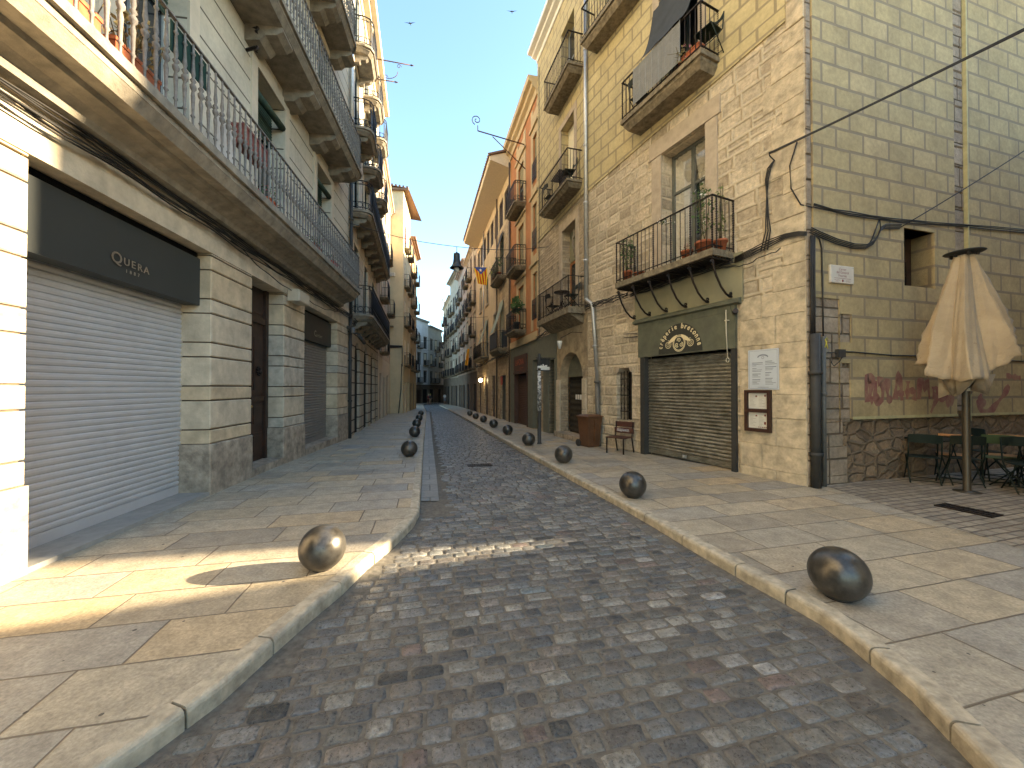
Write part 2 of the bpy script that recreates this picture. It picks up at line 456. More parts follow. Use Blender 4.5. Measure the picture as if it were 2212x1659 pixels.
# ------------------------------------------------------------------ ground
def gz(y):
    t = max(0.0, y - 8.0)
    return -0.018 * t if t < 90 else -1.62
KL = [(-2.4, -14), (-2.2, -4), (-1.95, 0.4), (-1.80, 1.67), (-1.73, 1.83), (-1.62, 2.16), (-1.57, 2.55), (-1.51, 2.93), (-1.44, 3.28), (-1.40, 3.73), (-1.32, 4.11), (-1.275, 4.48), (-1.24, 4.87),
      (-1.27, 5.29), (-1.58, 6.71), (-3.03, 13.27), (-5.3, 23.7), (-8.0, 36.0), (-10.6, 46.5), (-13.4, 58), (-14.6, 66), (-14.0, 76), (-12.6, 90), (-11, 110)]
KR = [(.7, -14), (1.2, -4), (1.75, 0.4), (2.10, 1.67), (2.246, 2.18), (2.285, 2.6), (2.29, 2.87), (2.22, 3.14), (2.115, 3.48), (2.02, 3.85), (1.93, 4.2), (1.77, 4.93), (1.50, 5.96), (1.06, 7.53), (.62, 9.3),
      (-.27, 13.0), (-1.72, 19.36), (-3.57, 27.4), (-6.66, 40.6), (-9.0, 50), (-10.8, 57), (-11.9, 64), (-11.6, 76), (-10.4, 90), (-8.6, 110)]
def xat(K, y):
    if y <= K[0][1]: return K[0][0]
    for (a, b) in zip(K, K[1:]):
        if y <= b[1]: return a[0] + (b[0] - a[0]) * (y - a[1]) / (b[1] - a[1])
    return K[-1][0]
def strip(name, f0, f1, ys, dz, m, rot=0, o=(0, 0)):
    mb = MB(); c, s_ = math.cos(rot), math.sin(rot)
    pr = None
    for y in ys:
        x0, x1 = f0(y), f1(y)
        xs = [x0 + (x1 - x0) * i / 4 for i in range(5)]
        cur = [Vector((x, y, gz(y) + dz)) for x in xs]
        if pr:
            for i in range(4):
                pts = [pr[i], pr[i + 1], cur[i + 1], cur[i]]
                mb.quad(pts, [((p.x - o[0]) * c + (p.y - o[1]) * s_, -(p.x - o[0]) * s_ + (p.y - o[1]) * c) for p in pts])
        pr = cur
    ob = mb.build(name, m, base=Vector((0, 0, 0))); ob['kind'] = 'structure'
    return ob
ysl = [-14, -8, -4, 0, 1, 1.5] + sorted(set([round(2 + .25 * i, 3) for i in range(14)] + [p[1] for p in KL] + [p[1] for p in KR] + [8, 10, 15, 20, 25, 30, 34, 40, 44, 50, 54, 62, 70, 80, 98]))
ysl = sorted(set(ysl))
EARTH = plain('dusty_ground', (.22, .19, .15), .95, var=.2)
g = MB()
for y0, y1 in ((-300, 8), (8, 98), (98, 600)):
    g.quad([(-400, y0, gz(y0) - .2), (400, y0, gz(y0) - .2), (400, y1, gz(y1) - .2), (-400, y1, gz(y1) - .2)])
go = g.build('ground', EARTH, base=Vector((0, 0, 0))); go['kind'] = 'structure'
MORTAR = plain('cobble_sand_joint', (.15, .137, .115), .95, var=.35, scale=22, bump=.008, bscale=70, wear=.3)
strip('road_bed', lambda y: xat(KL, y) - .02, lambda y: xat(KR, y) + .02, ysl, -.1075, MORTAR)
PAVE = blocks('granite_paving', .86, .46, .007, [(.29, .26, .21), (.42, .34, .225), (.37, .33, .255), (.43, .36, .25), (.31, .285, .24), (.40, .345, .25), (.45, .34, .20)], (.17, .135, .095),
              .55, .006, dist=.014, jit=.5, soft=.005, grain=.34, wear=.35, gscale=42, face=.9, roughvar=.14, gum=True)
strip('left_pavement', lambda y: -32, lambda y: xat(KL, y) - .12, ysl, 0, PAVE, R(12.5))
strip('right_pavement', lambda y: xat(KR, y) + .12, lambda y: 34, ysl, 0, PAVE, R(14))
SETTS = blocks('alley_setts', .24, .12, .012, [(.26, .22, .165), (.35, .30, .225), (.30, .26, .20), (.22, .19, .15)], (.13, .10, .075), .7, .008, dist=.02, jit=.4,
               soft=.01, grain=.25, wear=.3)
al = MB()
for i in range(7):
    y0, y1 = 1.2 + i, 2.2 + i
    pts = [Vector((5.15 + .02 * i, y0, .004)), Vector((30, y0, .004)), Vector((30, y1, .004)), Vector((5.17 + .02 * i, y1, .004))]
    al.quad(pts, [(p.x * .96 + p.y * .28, -p.x * .28 + p.y * .96) for p in pts])
ao = al.build('alley_paving', SETTS, base=Vector((0, 0, 0))); ao['kind'] = 'structure'

# kerb stones
KERB = plain('granite_kerb', (.46, .40, .295), .75, var=.35, scale=11, bump=.008, bscale=40, wear=.6)
def kerb(K, side, name, y0, y1):
    """side=-1: pavement to the left of the kerb line"""
    pts = [Vector((p[0], p[1], 0)) for p in K]
    # resample by length
    line = []
    for a, b in zip(pts, pts[1:]):
        n = max(1, int((b - a).length / .12))
        for i in range(n): line.append(a + (b - a) * i / n)
    line.append(pts[-1])
    W = .125; mb = MB(); mb.smooth = False
    prof = [(0, -.135), (0.0, -.03), (.006, -.014), (.016, -.004), (.03, 0.001), (W, .002), (W, -.135)]   # distance into the pavement, height
    i = 0; N = len(line)
    rr = random.Random(5)
    while i < N - 1:
        L = .42 + rr.random() * .3 if line[i].y < 6 else .7 + rr.random() * .3
        j = i; d = 0
        while j < N - 1 and d < L: d += (line[j + 1] - line[j]).length; j += 1
        seg = line[i:j + 1]
        if seg[0].y >= y0 and seg[-1].y <= y1 and len(seg) > 1:
            b = len(mb.v); dz = rr.uniform(-.002, .003); run = 0; n = len(prof)
            for q, p in enumerate(seg):
                a_, b_ = seg[max(0, q - 1)], seg[min(len(seg) - 1, q + 1)]
                t = (b_ - a_).normalized(); nn = Vector((-t.y, t.x, 0)) * (1 if side < 0 else -1)
                pp = p + (t * .007 if q == 0 else (-t * .007 if q == len(seg) - 1 else Vector((0, 0, 0))))
                for (w_, z) in prof: mb.v.append(pp + nn * w_ + Vector((0, 0, z + gz(p.y) + dz)))
            for q in range(len(seg) - 1):
                for k in range(n - 1):
                    mb.face((b + q * n + k, b + q * n + k + 1, b + (q + 1) * n + k + 1, b + (q + 1) * n + k))
            mb.face([b + k for k in range(n)]); mb.face([b + (len(seg) - 1) * n + k for k in range(n)])
        i = j
    o = mb.build(name, KERB, base=Vector((0, 0, 0))); o['kind'] = 'structure'
kerb(KL, -1, 'left_kerb', -3, 60)
kerb(KR, 1, 'right_kerb', -3, 90)
kb = plain('kerb_joint_fill', (.10, .08, .06), .95)
strip('left_kerb_bed', lambda y: xat(KL, y) - .123, lambda y: xat(KL, y) - .012, ysl, -.014, kb)
strip('right_kerb_bed', lambda y: xat(KR, y) + .012, lambda y: xat(KR, y) + .123, ysl, -.014, kb)

# cobbles: every stone is modelled, laid in rows across the street
def cobbles():
    k = NT('street_cobble', .5)
    at = k.n('ShaderNodeAttribute', attribute_name='stone')
    n1 = k.noise(k.obj(), 55, 6, .7); n2 = k.noise(k.obj(), 2.2, 4, .6)
    n4 = k.noise(k.obj(), 24, 7, .75)
    f = k.M('MULTIPLY', k.M('MULTIPLY', k.rng(n1.outputs[0], .3, .7, .55, 1.45), k.rng(n4.outputs[0], .35, .65, .6, 1.45)), k.rng(n2.outputs[0], .3, .7, .8, 1.2))
    vm = k.n('ShaderNodeVectorMath', operation='SCALE'); k.t.links.new(at.outputs['Color'], vm.inputs[0]); k.put(vm.inputs['Scale'], f)
    dust = k.noise(k.obj(), 13, 5, .7)
    k.col(k.mix(k.rng(dust.outputs[0], .50, .66, 0, .6), vm.outputs[0], (.165, .145, .115)))
    k.put(k.b.inputs['Roughness'], k.rng(n1.outputs[0], .3, .7, .20, .46)); k.b.inputs['Specular IOR Level'].default_value = .7
    k.bump(k.M('ADD', n4.outputs[0], k.M('MULTIPLY', n1.outputs[0], .5)), .014)
    cols = [(.13, .122, .108), (.095, .093, .088), (.155, .145, .122), (.12, .112, .098), (.08, .081, .08), (.17, .155, .13), (.105, .108, .105), (.135, .115, .095),
            (.135, .13, .112), (.185, .17, .14), (.11, .10, .088), (.125, .12, .11)]
    V = []; F = []; col = []; rr = random.Random(3)
    th = R(13.2); ux, uy = math.cos(th), math.sin(th)         # across the street
    vx, vy = -math.sin(th), math.cos(th)                       # along the street
    t = -1.2
    row = 0
    while t < 78:
        rh = .109 + rr.uniform(-.012, .012)
        a = -3.2 + rr.uniform(0, .15) - (t > 40) * 3
        tt = t + rh / 2
        while a < 3.6:
            wd = rr.uniform(.125, .24)
            ac = a + wd / 2
            # row baseline bends with the street
            yb = tt; cx = ac * ux + yb * vx - (max(0, yb - 60) * -.35); cy = ac * uy + yb * vy
            a += wd
            l, r_ = xat(KL, cy), xat(KR, cy)
            if cy > 5.2 and cy < 37: l += .34
            if cx - wd * .46 < l + .01 or cx + wd * .46 > r_ - .01: continue
            if cy < .9 and abs(cx) > 3: continue
            hw, hh = wd / 2 - rr.uniform(.002, .008), rh / 2 - rr.uniform(.001, .007)
            near = cy < 9
            n = 18 if near else 8
            b = len(V); tilt = rr.uniform(-.012, .012); tl2 = rr.uniform(-.015, .015)
            z0 = gz(cy) - .102 + rr.uniform(-.003, .004)
            c0 = rr.choice(cols); q = rr.random()
            if q < .012: c0 = (.24, .225, .20)
            elif q < .042: c0 = (.125, .092, .076)
            elif q < .066: c0 = (.04, .043, .043)
            elif q < .085: c0 = (.10, .115, .115)
            vv = rr.uniform(.75, 1.5); c0 = (c0[0] * vv * .96, c0[1] * vv, c0[2] * vv * 1.06)
            ph = [rr.uniform(-.07, .06) for _ in range(n)]
            pw = rr.uniform(.16, .42)
            rings = ((1.0, -.018), (.93, -.004), (.72, .0015)) if near else ((1.0, -.014), (.86, .0))
            for (sc, dz) in rings:
                for i in range(n):
                    an = 2 * math.pi * (i + .5) / n
                    ca, sa = math.cos(an), math.sin(an)
                    px = math.copysign(abs(ca) ** pw, ca) * hw * sc * (1 + ph[i]); py = math.copysign(abs(sa) ** pw, sa) * hh * sc * (1 + ph[(i + 3) % n])
                    V.append((cx + px * ux + py * vx, cy + px * uy + py * vy, z0 + dz + px * tilt + py * tl2))
            col += [c0] * (n * len(rings))
            for k_ in range(len(rings) - 1):
                for i in range(n):
                    j = (i + 1) % n
                    F.append((b + k_ * n + i, b + k_ * n + j, b + (k_ + 1) * n + j, b + (k_ + 1) * n + i))
            e = b + (len(rings) - 1) * n
            F.append(tuple(e + i for i in range(n)))
        t += rh; row += 1
    me = bpy.data.meshes.new('cobblestone_road'); me.from_pydata(V, [], F)
    ca = me.color_attributes.new('stone', 'FLOAT_COLOR', 'POINT')
    flat = []
    for c in col: flat += [c[0], c[1], c[2], 1]
    ca.data.foreach_set('color', flat)
    me.polygons.foreach_set('use_smooth', [True] * len(F))
    me.materials.append(k.m)
    o = bpy.data.objects.new('cobblestone_road', me); C.objects.link(o); o['kind'] = 'structure'
cobbles()
# flat drainage channel along the left kerb
GUT = blocks('gutter_slabs', .30, .42, .012, [(.16, .15, .13), (.22, .205, .175), (.19, .175, .15)], (.10, .09, .075), .5, .006, soft=.006, grain=.25, wear=.3)
strip('gutter', lambda y: xat(KL, y) + .005, lambda y: xat(KL, y) + .29, [y for y in ysl if 5.3 <= y <= 37], -.094, GUT, R(12.4), o=(-1.27, 5.29))
# ------------------------------------------------------------------ building helpers
def wall(fr, s0, s1, z0, z1, holes, m, parent, name='wall', w_=0.0, depth=.35, thick=None, extra_s=(), keep=None, cap=True, post=None, mats=None):
    """facade sheet with rectangular openings and their reveals; holes: (s0,s1,z0,z1[,depth])"""
    ss = sorted(set([s0, s1] + [h[0] for h in holes] + [h[1] for h in holes] + list(extra_s)))
    ss = [s for s in ss if s0 - 1e-6 <= s <= s1 + 1e-6]
    zs = sorted(set([z0, z1] + [min(max(h[2], z0), z1) for h in holes] + [min(max(h[3], z0), z1) for h in holes]))
    mb = MB(fr)
    for a, b in zip(ss, ss[1:]):
        for c, d in zip(zs, zs[1:]):
            ms, mz = (a + b) / 2, (c + d) / 2
            if any(h[0] < ms < h[1] and h[2] < mz < h[3] for h in holes): continue
            if keep and not keep(ms, mz): continue
            mb.quad([fr.P(a, w_, c), fr.P(b, w_, c), fr.P(b, w_, d), fr.P(a, w_, d)], [(a, c), (b, c), (b, d), (a, d)])
    for h in holes:
        a, b, c, d = h[:4]; dp = h[4] if len(h) > 4 else depth
        if b < s0 or a > s1: continue
        for (p, q) in (((a, c), (a, d)), ((b, c), (b, d)), ((a, d), (b, d)), ((a, c), (b, c))):
            mb.quad([fr.P(p[0], w_, p[1]), fr.P(q[0], w_, q[1]), fr.P(q[0], w_ - dp, q[1]), fr.P(p[0], w_ - dp, p[1])],
                    [(p[0] + 0, p[1]), (q[0], q[1]), (q[0] + (dp if p[0] == q[0] else 0), q[1] + (dp if p[1] == q[1] else 0)), (p[0] + (dp if p[0] == q[0] else 0), p[1] + (dp if p[1] == q[1] else 0))])
    if thick:
        for (p, q) in (((s0, z0), (s0, z1)), ((s1, z0), (s1, z1)), ((s0, z0), (s1, z0)), ((s0, z1), (s1, z1))):
            mb.quad([fr.P(p[0], w_, p[1]), fr.P(q[0], w_, q[1]), fr.P(q[0], w_ - thick, q[1]), fr.P(p[0], w_ - thick, p[1])])
    if post: post(mb)
    return mb.build(name, m, parent)

def shell(fr, s0, s1, z1, m, parent, depth=9, z0=-3, name='side_wall'):
    """side and back walls and the flat roof behind a facade"""
    mb = MB(fr); D = -depth; e = .001
    for s in (s0, s1):
        mb.quad([fr.P(s, -e, z0), fr.P(s, D, z0), fr.P(s, D, z1), fr.P(s, -e, z1)], [(0, z0), (depth, z0), (depth, z1), (0, z1)])
    mb.quad([fr.P(s0, D, z0), fr.P(s1, D, z0), fr.P(s1, D, z1), fr.P(s0, D, z1)], [(s0, z0), (s1, z0), (s1, z1), (s0, z1)])
    mb.quad([fr.P(s0, 0, z1), fr.P(s1, 0, z1), fr.P(s1, D, z1), fr.P(s0, D, z1)])
    return mb.build(name, m, parent)

def window(fr, s0, s1, z0, z1, parent, rec=.25, fm=None, leaves=2, bars=(.6,), fw=.055, glass=None, curtain=None, blind=None, name='window'):
    """frame with its panes, set `rec` behind the facade"""
    fm = fm or FRAME_D; mb = MB(fr); a, b = -rec - .05, -rec
    mb.box(s0, s0 + fw, a, b, z0, z1).box(s1 - fw, s1, a, b, z0, z1).box(s0 + fw, s1 - fw, a, b, z1 - fw, z1).box(s0 + fw, s1 - fw, a, b, z0, z0 + fw * 1.4)
    for i in range(1, leaves):
        x = s0 + (s1 - s0) * i / leaves
        mb.box(x - fw * .6, x + fw * .6, a, b + .004, z0 + fw, z1 - fw)
    for q in bars:
        zz = z0 + (z1 - z0) * q
        mb.box(s0 + fw, s1 - fw, a, b - .004, zz - fw * .4, zz + fw * .4)
    f = mb.build(name, fm, parent)
    g = MB(fr); g.quad([fr.P(s0 + .02, -rec - .028, z0 + .02), fr.P(s1 - .02, -rec - .028, z0 + .02), fr.P(s1 - .02, -rec - .028, z1 - .02), fr.P(s0 + .02, -rec - .028, z1 - .02)])
    g.build('pane', glass or GLASS, f)
    if blind is not None:
        bm_, q = blind
        bb = MB(fr); zb = z1 - (z1 - z0) * q
        n = max(2, int((z1 - zb) / .06))
        pr = [(-rec + .01, z1)] + [p for i in range(n) for p in ((-rec + .012, z1 - (z1 - zb) * (i + .1) / n), (-rec + .026, z1 - (z1 - zb) * (i + .5) / n), (-rec + .012, z1 - (z1 - zb) * (i + .95) / n))] + [(-rec + .01, zb)]
        bb.prism(pr, s0 + .01, s1 - .01); bb.build('blind', bm_, f)
    return f

def louvre(fr, s0, s1, z0, z1, parent, rec=.1, m=None, name='shutter'):
    mb = MB(fr)
    mb.box(s0, s0 + .05, -rec - .04, -rec, z0, z1).box(s1 - .05, s1, -rec - .04, -rec, z0, z1).box(s0 + .05, s1 - .05, -rec - .04, -rec, z1 - .06, z1).box(s0 + .05, s1 - .05, -rec - .04, -rec, z0, z0 + .08)
    mid = (s0 + s1) / 2; mb.box(mid - .03, mid + .03, -rec - .04, -rec + .002, z0 + .08, z1 - .06)
    n = int((z1 - z0) / .07)
    for i in range(n):
        z = z0 + .08 + (z1 - z0 - .16) * i / n
        mb.quad([fr.P(s0 + .05, -rec - .035, z + .06), fr.P(s1 - .05, -rec - .035, z + .06), fr.P(s1 - .05, -rec - .005, z), fr.P(s0 + .05, -rec - .005, z)])
    return mb.build(name, m or FRAME_D, parent)

def surround(fr, s0, s1, z0, z1, parent, t=.2, proud=.03, m=None, sill=True, name='window_surround'):
    mb = MB(fr); m = m or TRIM_L
    mb.box(s0 - t, s0, -.001, proud, z0, z1 + t).box(s1, s1 + t, -.001, proud, z0, z1 + t).box(s0, s1, -.001, proud, z1, z1 + t)
    if sill: mb.box(s0 - t - .03, s1 + t + .03, -.001, proud + .06, z0 - .1, z0)
    return mb.build(name, m, parent)

def rail(fr, s0, s1, w_, z, h, parent, m, gap=.115, r=.008, kind='bar', ends=(True, True), twist=(), name='railing', chamf=0, low=.07):
    """balcony railing; kind bar / baluster / ornate"""
    mb = MB(fr)
    path = [(s0, .02)] + ([(s0, w_)] if not chamf else [(s0, w_ - chamf), (s0 + chamf * .3, w_ - chamf * .3), (s0 + chamf, w_)])
    path += ([(s1, w_)] if not chamf else [(s1 - chamf, w_), (s1 - chamf * .3, w_ - chamf * .3), (s1, w_ - chamf)]) + [(s1, .02)]
    if not ends[0]: path = [p for p in path if p[0] != s0 or p[1] == w_] or path
    P = [fr.P(a, b, 0) for a, b in path]
    Z = Vector((0, 0, 1))
    for a, b in zip(P, P[1:]):
        d = (b - a); L = d.length
        if L < .01: continue
        d /= L; nn = Vector((-d.y, d.x, 0)); f2 = Fr((a.x, a.y), (d.x, d.y), (nn.x, nn.y))
        mb.box(-.012, L + .012, -.02, .02, z + h - .018, z + h, fr=f2)
        mb.box(-.008, L + .008, -.012, .012, z + low - .008, z + low + .008, fr=f2)
        if kind == 'ornate': mb.box(0, L, -.010, .010, z + h * .26 - .007, z + h * .26 + .007, fr=f2); mb.box(0, L, -.010, .010, z + h * .86 - .007, z + h * .86 + .007, fr=f2)
        n = max(1, round(L / gap))
        for i in range(n + 1):
            p = a + d * (L * i / n)
            tw = kind == 'bar' and twist and (i == 0 or i == n or (i % twist == 0))
            if kind == 'baluster':
                q = h / 1.0
                mb.lathe(p + Z * z, [(.014, 0), (.026, .03 * q), (.012, .05 * q), (.013, .12 * q), (.026, .14 * q), (.014, .16 * q), (.019, .3 * q), (.024, .37 * q), (.014, .43 * q), (.034, .46 * q), (.036, .49 * q), (.014, .52 * q), (.034, .55 * q), (.014, .58 * q), (.025, .63 * q), (.018, .7 * q), (.013, .84 * q), (.027, .86 * q), (.013, .88 * q), (.013, .98 * q)], 6)
            elif tw:
                prof = [(r * (2.5 if k % 2 else 1.3), h * k / 44) for k in range(45)]
                mb.lathe(p + Z * z, prof, 5)
            elif kind == 'ornate':
                mb.lathe(p + Z * z, [(.011, 0), (.011, h * .98)], 4)
                if i < n:
                    c = a + d * (L * (i + .5) / n); rr = L / n * .46
                    for zz in (z + h * .165,):
                        pts = [c + d * math.cos(t_ * math.pi / 5) * rr + Z * (zz - z + 0) + Z * math.sin(t_ * math.pi / 5) * rr + Z * z for t_ in range(11)]
                        mb.tube(pts, .009, 4, cap=False)
                    pts = [c + d * math.cos(t_ * math.pi / 5) * rr * .9 + Z * (z + h * .93) + Z * math.sin(t_ * math.pi / 5) * rr * .6 for t_ in range(11)]
                    mb.tube(pts, .007, 4, cap=False)
            else:
                mb.lathe(p + Z * z, [(r, 0), (r, h * .99)], 4)
    return mb.build(name, m, parent)

def slab(fr, s0, s1, w_, z1, th, parent, m, mold=True, name='balcony', chamf=0):
    """balcony slab with moulded edge; z1 is the top"""
    mb = MB(fr)
    def lay(e, za, zb, e2=None):
        e2 = e if e2 is None else e2
        def outl(q, z):
            a0, a1, ww = s0 - q, s1 + q, w_ + q
            if chamf: return [fr.P(a0, 0, z), fr.P(a0, ww - chamf, z), fr.P(a0 + chamf * .3, ww - chamf * .3, z), fr.P(a0 + chamf, ww, z), fr.P(a1 - chamf, ww, z), fr.P(a1 - chamf * .3, ww - chamf * .3, z), fr.P(a1, ww - chamf, z), fr.P(a1, 0, z)]
            return [fr.P(a0, 0, z), fr.P(a0, ww, z), fr.P(a1, ww, z), fr.P(a1, 0, z)]
        A, B = outl(e, za), outl(e2, zb); n = len(A)
        mb.quad(A); mb.quad(B)
        for i in range(n):
            j = (i + 1) % n; mb.quad([A[i], A[j], B[j], B[i]])
    if mold:
        lay(0, z1 - th * .35, z1); lay(-.05, z1 - th * .6, z1 - th * .352); lay(-.13, z1 - th, z1 - th * .602, -.055)
    else: lay(0, z1 - th, z1)
    return mb.build(name, m, parent)

def corbel(fr, s, w_, z1, parent, m, wd=.28, h=.34):
    mb = MB(fr)
    prof = [(0, z1), (w_ * .82, z1), (w_ * .84, z1 - h * .25), (w_ * .7, z1 - h * .5), (w_ * .45, z1 - h * .58), (w_ * .32, z1 - h * .9), (0, z1 - h)]
    mb.prism(prof, s - wd / 2, s + wd / 2)
    return mb.build('corbel', m, parent)

def cornice(fr, s0, s1, z, parent, m, out=.5, h=.5, name='cornice'):
    mb = MB(fr)
    mb.prism([(0, z), (.06, z), (.1, z + h * .3), (out * .55, z + h * .42), (out * .6, z + h * .62), (out * .95, z + h * .7), (out, z + h), (0, z + h)], s0, s1)
    return mb.build(name, m, parent)

def roll_shutter(fr, s0, s1, z0, z1, w_, parent, m, pitch, amp, name='roller_shutter', sharp=False, lock=None):
    mb = MB(fr); n = int(round((z1 - z0 - .12) / pitch)); pz = z0 + .12
    pr = [(w_ + amp * .5, z0), (w_ + amp * .5, pz - .004)]
    for i in range(n):
        z = pz + i * pitch
        if sharp: pr += [(w_ - .012, z), (w_, z + pitch * .1), (w_ + amp, z + pitch * .45), (w_ + amp * .9, z + pitch * .8), (w_, z + pitch * .94), (w_ - .012, z + pitch * .97)]
        else: pr += [(w_, z), (w_ + amp * .7, z + pitch * .2), (w_ + amp, z + pitch * .42), (w_ + amp * .7, z + pitch * .62), (w_, z + pitch * .82)]
    pr += [(w_ - .04, pr[-1][1]), (w_ - .04, z0)]
    b = len(mb.v); N = len(pr)
    for a in (s0, s1):
        for (x, z) in pr: mb.v.append(fr.P(a, x, z))
    for i in range(N - 3): mb.face((b + i, b + i + 1, b + N + i + 1, b + N + i), [(s0, pr[i][1]), (s0, pr[i + 1][1]), (s1, pr[i + 1][1]), (s1, pr[i][1])])
    o = mb.build(name, m, parent)
    if lock:
        l = MB(fr); l.box(lock - .05, lock + .05, w_ + amp, w_ + amp + .03, z0 + .03, z0 + .10); l.lathe(fr.P(lock, w_ + amp + .04, z0 + .04), [(.012, 0), (.012, .05)], 6)
        l.build('padlock', GALV, o)
    return o

def pipe(pts, r, parent, m, name='downpipe', clips=(), n=10):
    mb = MB(); mb.tube(pts, r, n)
    for c in clips:
        mb.lathe(c, [(r * 1.02, -.03), (r * 1.35, -.028), (r * 1.35, .028), (r * 1.02, .03)], n)
    return mb.build(name, m, parent)

def grille(fr, s0, s1, z0, z1, w_, parent, m, gap=.12, cross=2, name='window_grille', r=.008):
    mb = MB(fr); n = max(1, round((s1 - s0) / gap))
    for i in range(n + 1):
        s = s0 + (s1 - s0) * i / n; mb.box(s - r, s + r, w_ - r, w_ + r, z0, z1)
    for i in range(cross):
        z = z0 + (z1 - z0) * (i + .5) / cross; mb.box(s0 - r * 2, s1 + r * 2, w_ - r * 1.4, w_ + r * 1.4, z - r * 1.5, z + r * 1.5)
    return mb.build(name, m, parent)

def ogee(p0, p1, n=10, sag=0.0):
    p0, p1 = Vector(p0), Vector(p1)
    return [p0 + (p1 - p0) * (i / n) - Vector((0, 0, 4 * sag * (i / n) * (1 - i / n))) for i in range(n + 1)]

# ------------------------------------------------------------------ LEFT 1: jeweller's stone building
L1 = Fr((-3.853, 0), (-.1363, .9907), (.9907, .1363))
b1 = thing('stone_building', 'cream stone building with two grey roller shutters and long balconies of pale iron balusters', 'building', L1.P(6, 0, 0))
ZTOP1 = 17.2
def lwin(s): return (s, s + 1.16)
cols1 = [(-1.2, -.04), (1.55, 2.71), (4.28, 5.44), (7.3, 8.46), (10.39, 11.55)]
holes = []
for (a, b) in cols1:
    holes += [(a, b, 4.72, 7.75, .3), (a, b, 8.45, 11.35, .3), (a, b, 11.9, 14.7, .3)]
wall(L1, -6, 13.5, 4.0, ZTOP1, holes, PLASTER_L, b1, 'upper_wall', depth=.3)
shell(L1, -6, 13.5, ZTOP1, TRIM_L, b1)
cornice(L1, -6, 13.5, ZTOP1, b1, TRIM_L, .6, .5)
# entablature over the shop fronts
mb = MB(L1); mb.box(-6, 13.5, -.45, 0.02, 3.74, 4.28); mb.box(-6, 13.5, .021, .05, 4.2, 4.34); mb.build('lintel_band', STONE_L, b1)
def pier(s0, s1, z0=.78, top=3.74, back=-.45):
    mb = MB(L1); mb.box(s0 + .03, s1 - .03, back, -.02, z0, top)
    z = z0; k = 0; rr = random.Random(int(s0 * 10) + 99)
    while z < top - .02:
        h = (.225, .45)[k % 2]; z1 = min(z + h, top)
        mb.cur = rr.choice((1, 1, 2, 3)); mb.cbox(s0, s1, back + .01, .012, z + .011, z1 - .011, .014)
        z = z1; k += 1
    p = mb.build('pier', [GROOVE, STONE_L, plain('greyish_ashlar_stone', (.50, .445, .35), .88, var=.28, scale=5, bump=.005, bscale=30, wear=.45), plain('buff_ashlar_stone', (.57, .455, .30), .86, var=.24, scale=4, bump=.004, bscale=35, wear=.3)], b1)
    q = MB(L1); q.cbox(s0 - .03, s1 + .02, back, .035, -.3, z0, .02); q.build('plinth', STONE_P, p)
pier(-6, -.6); pier(1.9, 3.45); pier(6.0, 7.19); pier(8.5, 9.64); pier(12.24, 13.5)
# shop shutters
SHUT_G = plain('grey_roller_shutter', (.50, .505, .515), .5, .2, var=.06, scale=3, wear=.08)
roll_shutter(L1, 3.4, 6.3, .05, 3.2, -.41, b1, SHUT_G, .0745, .010, sharp=True)
mb = MB(L1); mb.box(3.45, 6.0, -.44, .02, -.1, .05); mb.build('shop_step', plain('grey_step_stone', (.30, .29, .265), .8, 0, var=.12, wear=.3), b1)
FASC = plain('charcoal_fascia_board', (.035, .04, .038), .6, .1, var=.06, scale=2)
mb = MB(L1); mb.box(3.46, 6.04, -.36, -.15, 2.92, 3.64); fa = mb.build('fascia', FASC, b1)
mb = MB(L1); mb.box(3.45, 6.0, -.3, -.2, 3.64, 3.738)
for i in range(5): mb.box(3.45, 6.0, -.2, -.18, 3.65 + i * .018, 3.656 + i * .018)
mb.build('vent_slot', DARKIN, b1)
LET = plain('brushed_metal_letter', (.50, .46, .38), .35, .7, var=.1)
mb = MB(L1)
for ch, a, z, sz, sx in (('Q', 4.52, 3.105, .185, 1.0), ('U', 4.655, 3.115, .125, 1.0), ('E', 4.752, 3.112, .125, 1.1), ('R', 4.848, 3.108, .125, 1.05), ('A', 4.948, 3.104, .125, 1.05)):
    mb.text(ch, L1, a, z, -.15, sz, .02, sx=sx); mb.text(ch, L1, a + .006, z, -.15, sz, .02, sx=sx); mb.text(ch, L1, a + .003, z + .003, -.15, sz, .017, sx=sx)
mb.build('shop_lettering', LET, fa)
mb = MB(L1)
for i, ch in enumerate('1887'):
    mb.text(ch, L1, 4.655 + i * .058, 3.03, -.15, .058, .02); mb.text(ch, L1, 4.658 + i * .058, 3.03, -.15, .058, .019)
mb.build('year_lettering', LET, fa)
# wooden street door
mb = MB(L1); mb.box(7.19, 8.5, -.44, -.36, -.05, 3.74)
d1 = mb.build('street_door', WOOD_DK, b1)
mb = MB(L1)
mb.box(7.19, 7.30, -.36, -.30, .1, 3.74).box(8.39, 8.5, -.36, -.30, .1, 3.74).box(7.30, 8.39, -.36, -.31, 3.0, 3.12).box(7.82, 7.87, -.36, -.30, .1, 3.0)
for a in (7.36, 7.92):
    for (z0, z1) in ((.28, .72), (.85, 1.32), (1.55, 2.75)):
        mb.box(a, a + .41, -.36, -.342, z0, z1); mb.box(a + .05, a + .36, -.342, -.33, z0 + .06, z1 - .06)
mb.box(7.30, 8.39, -.36, -.325, 1.38, 1.47); mb.box(7.36, 8.33, -.36, -.345, 3.2, 3.66)
mb.build('door_panelling', WOOD_DK, d1)
BRASS = plain('brass', (.45, .30, .10), .35, .9)
mb = MB(L1); mb.ball(L1.P(7.78, -.29, 1.28), .03, 10, 6); mb.lathe(L1.P(7.78, -.3, 1.2), [(.012, 0), (.012, .05)], 6); mb.build('door_knob', BRASS, d1)
mb = MB(L1)
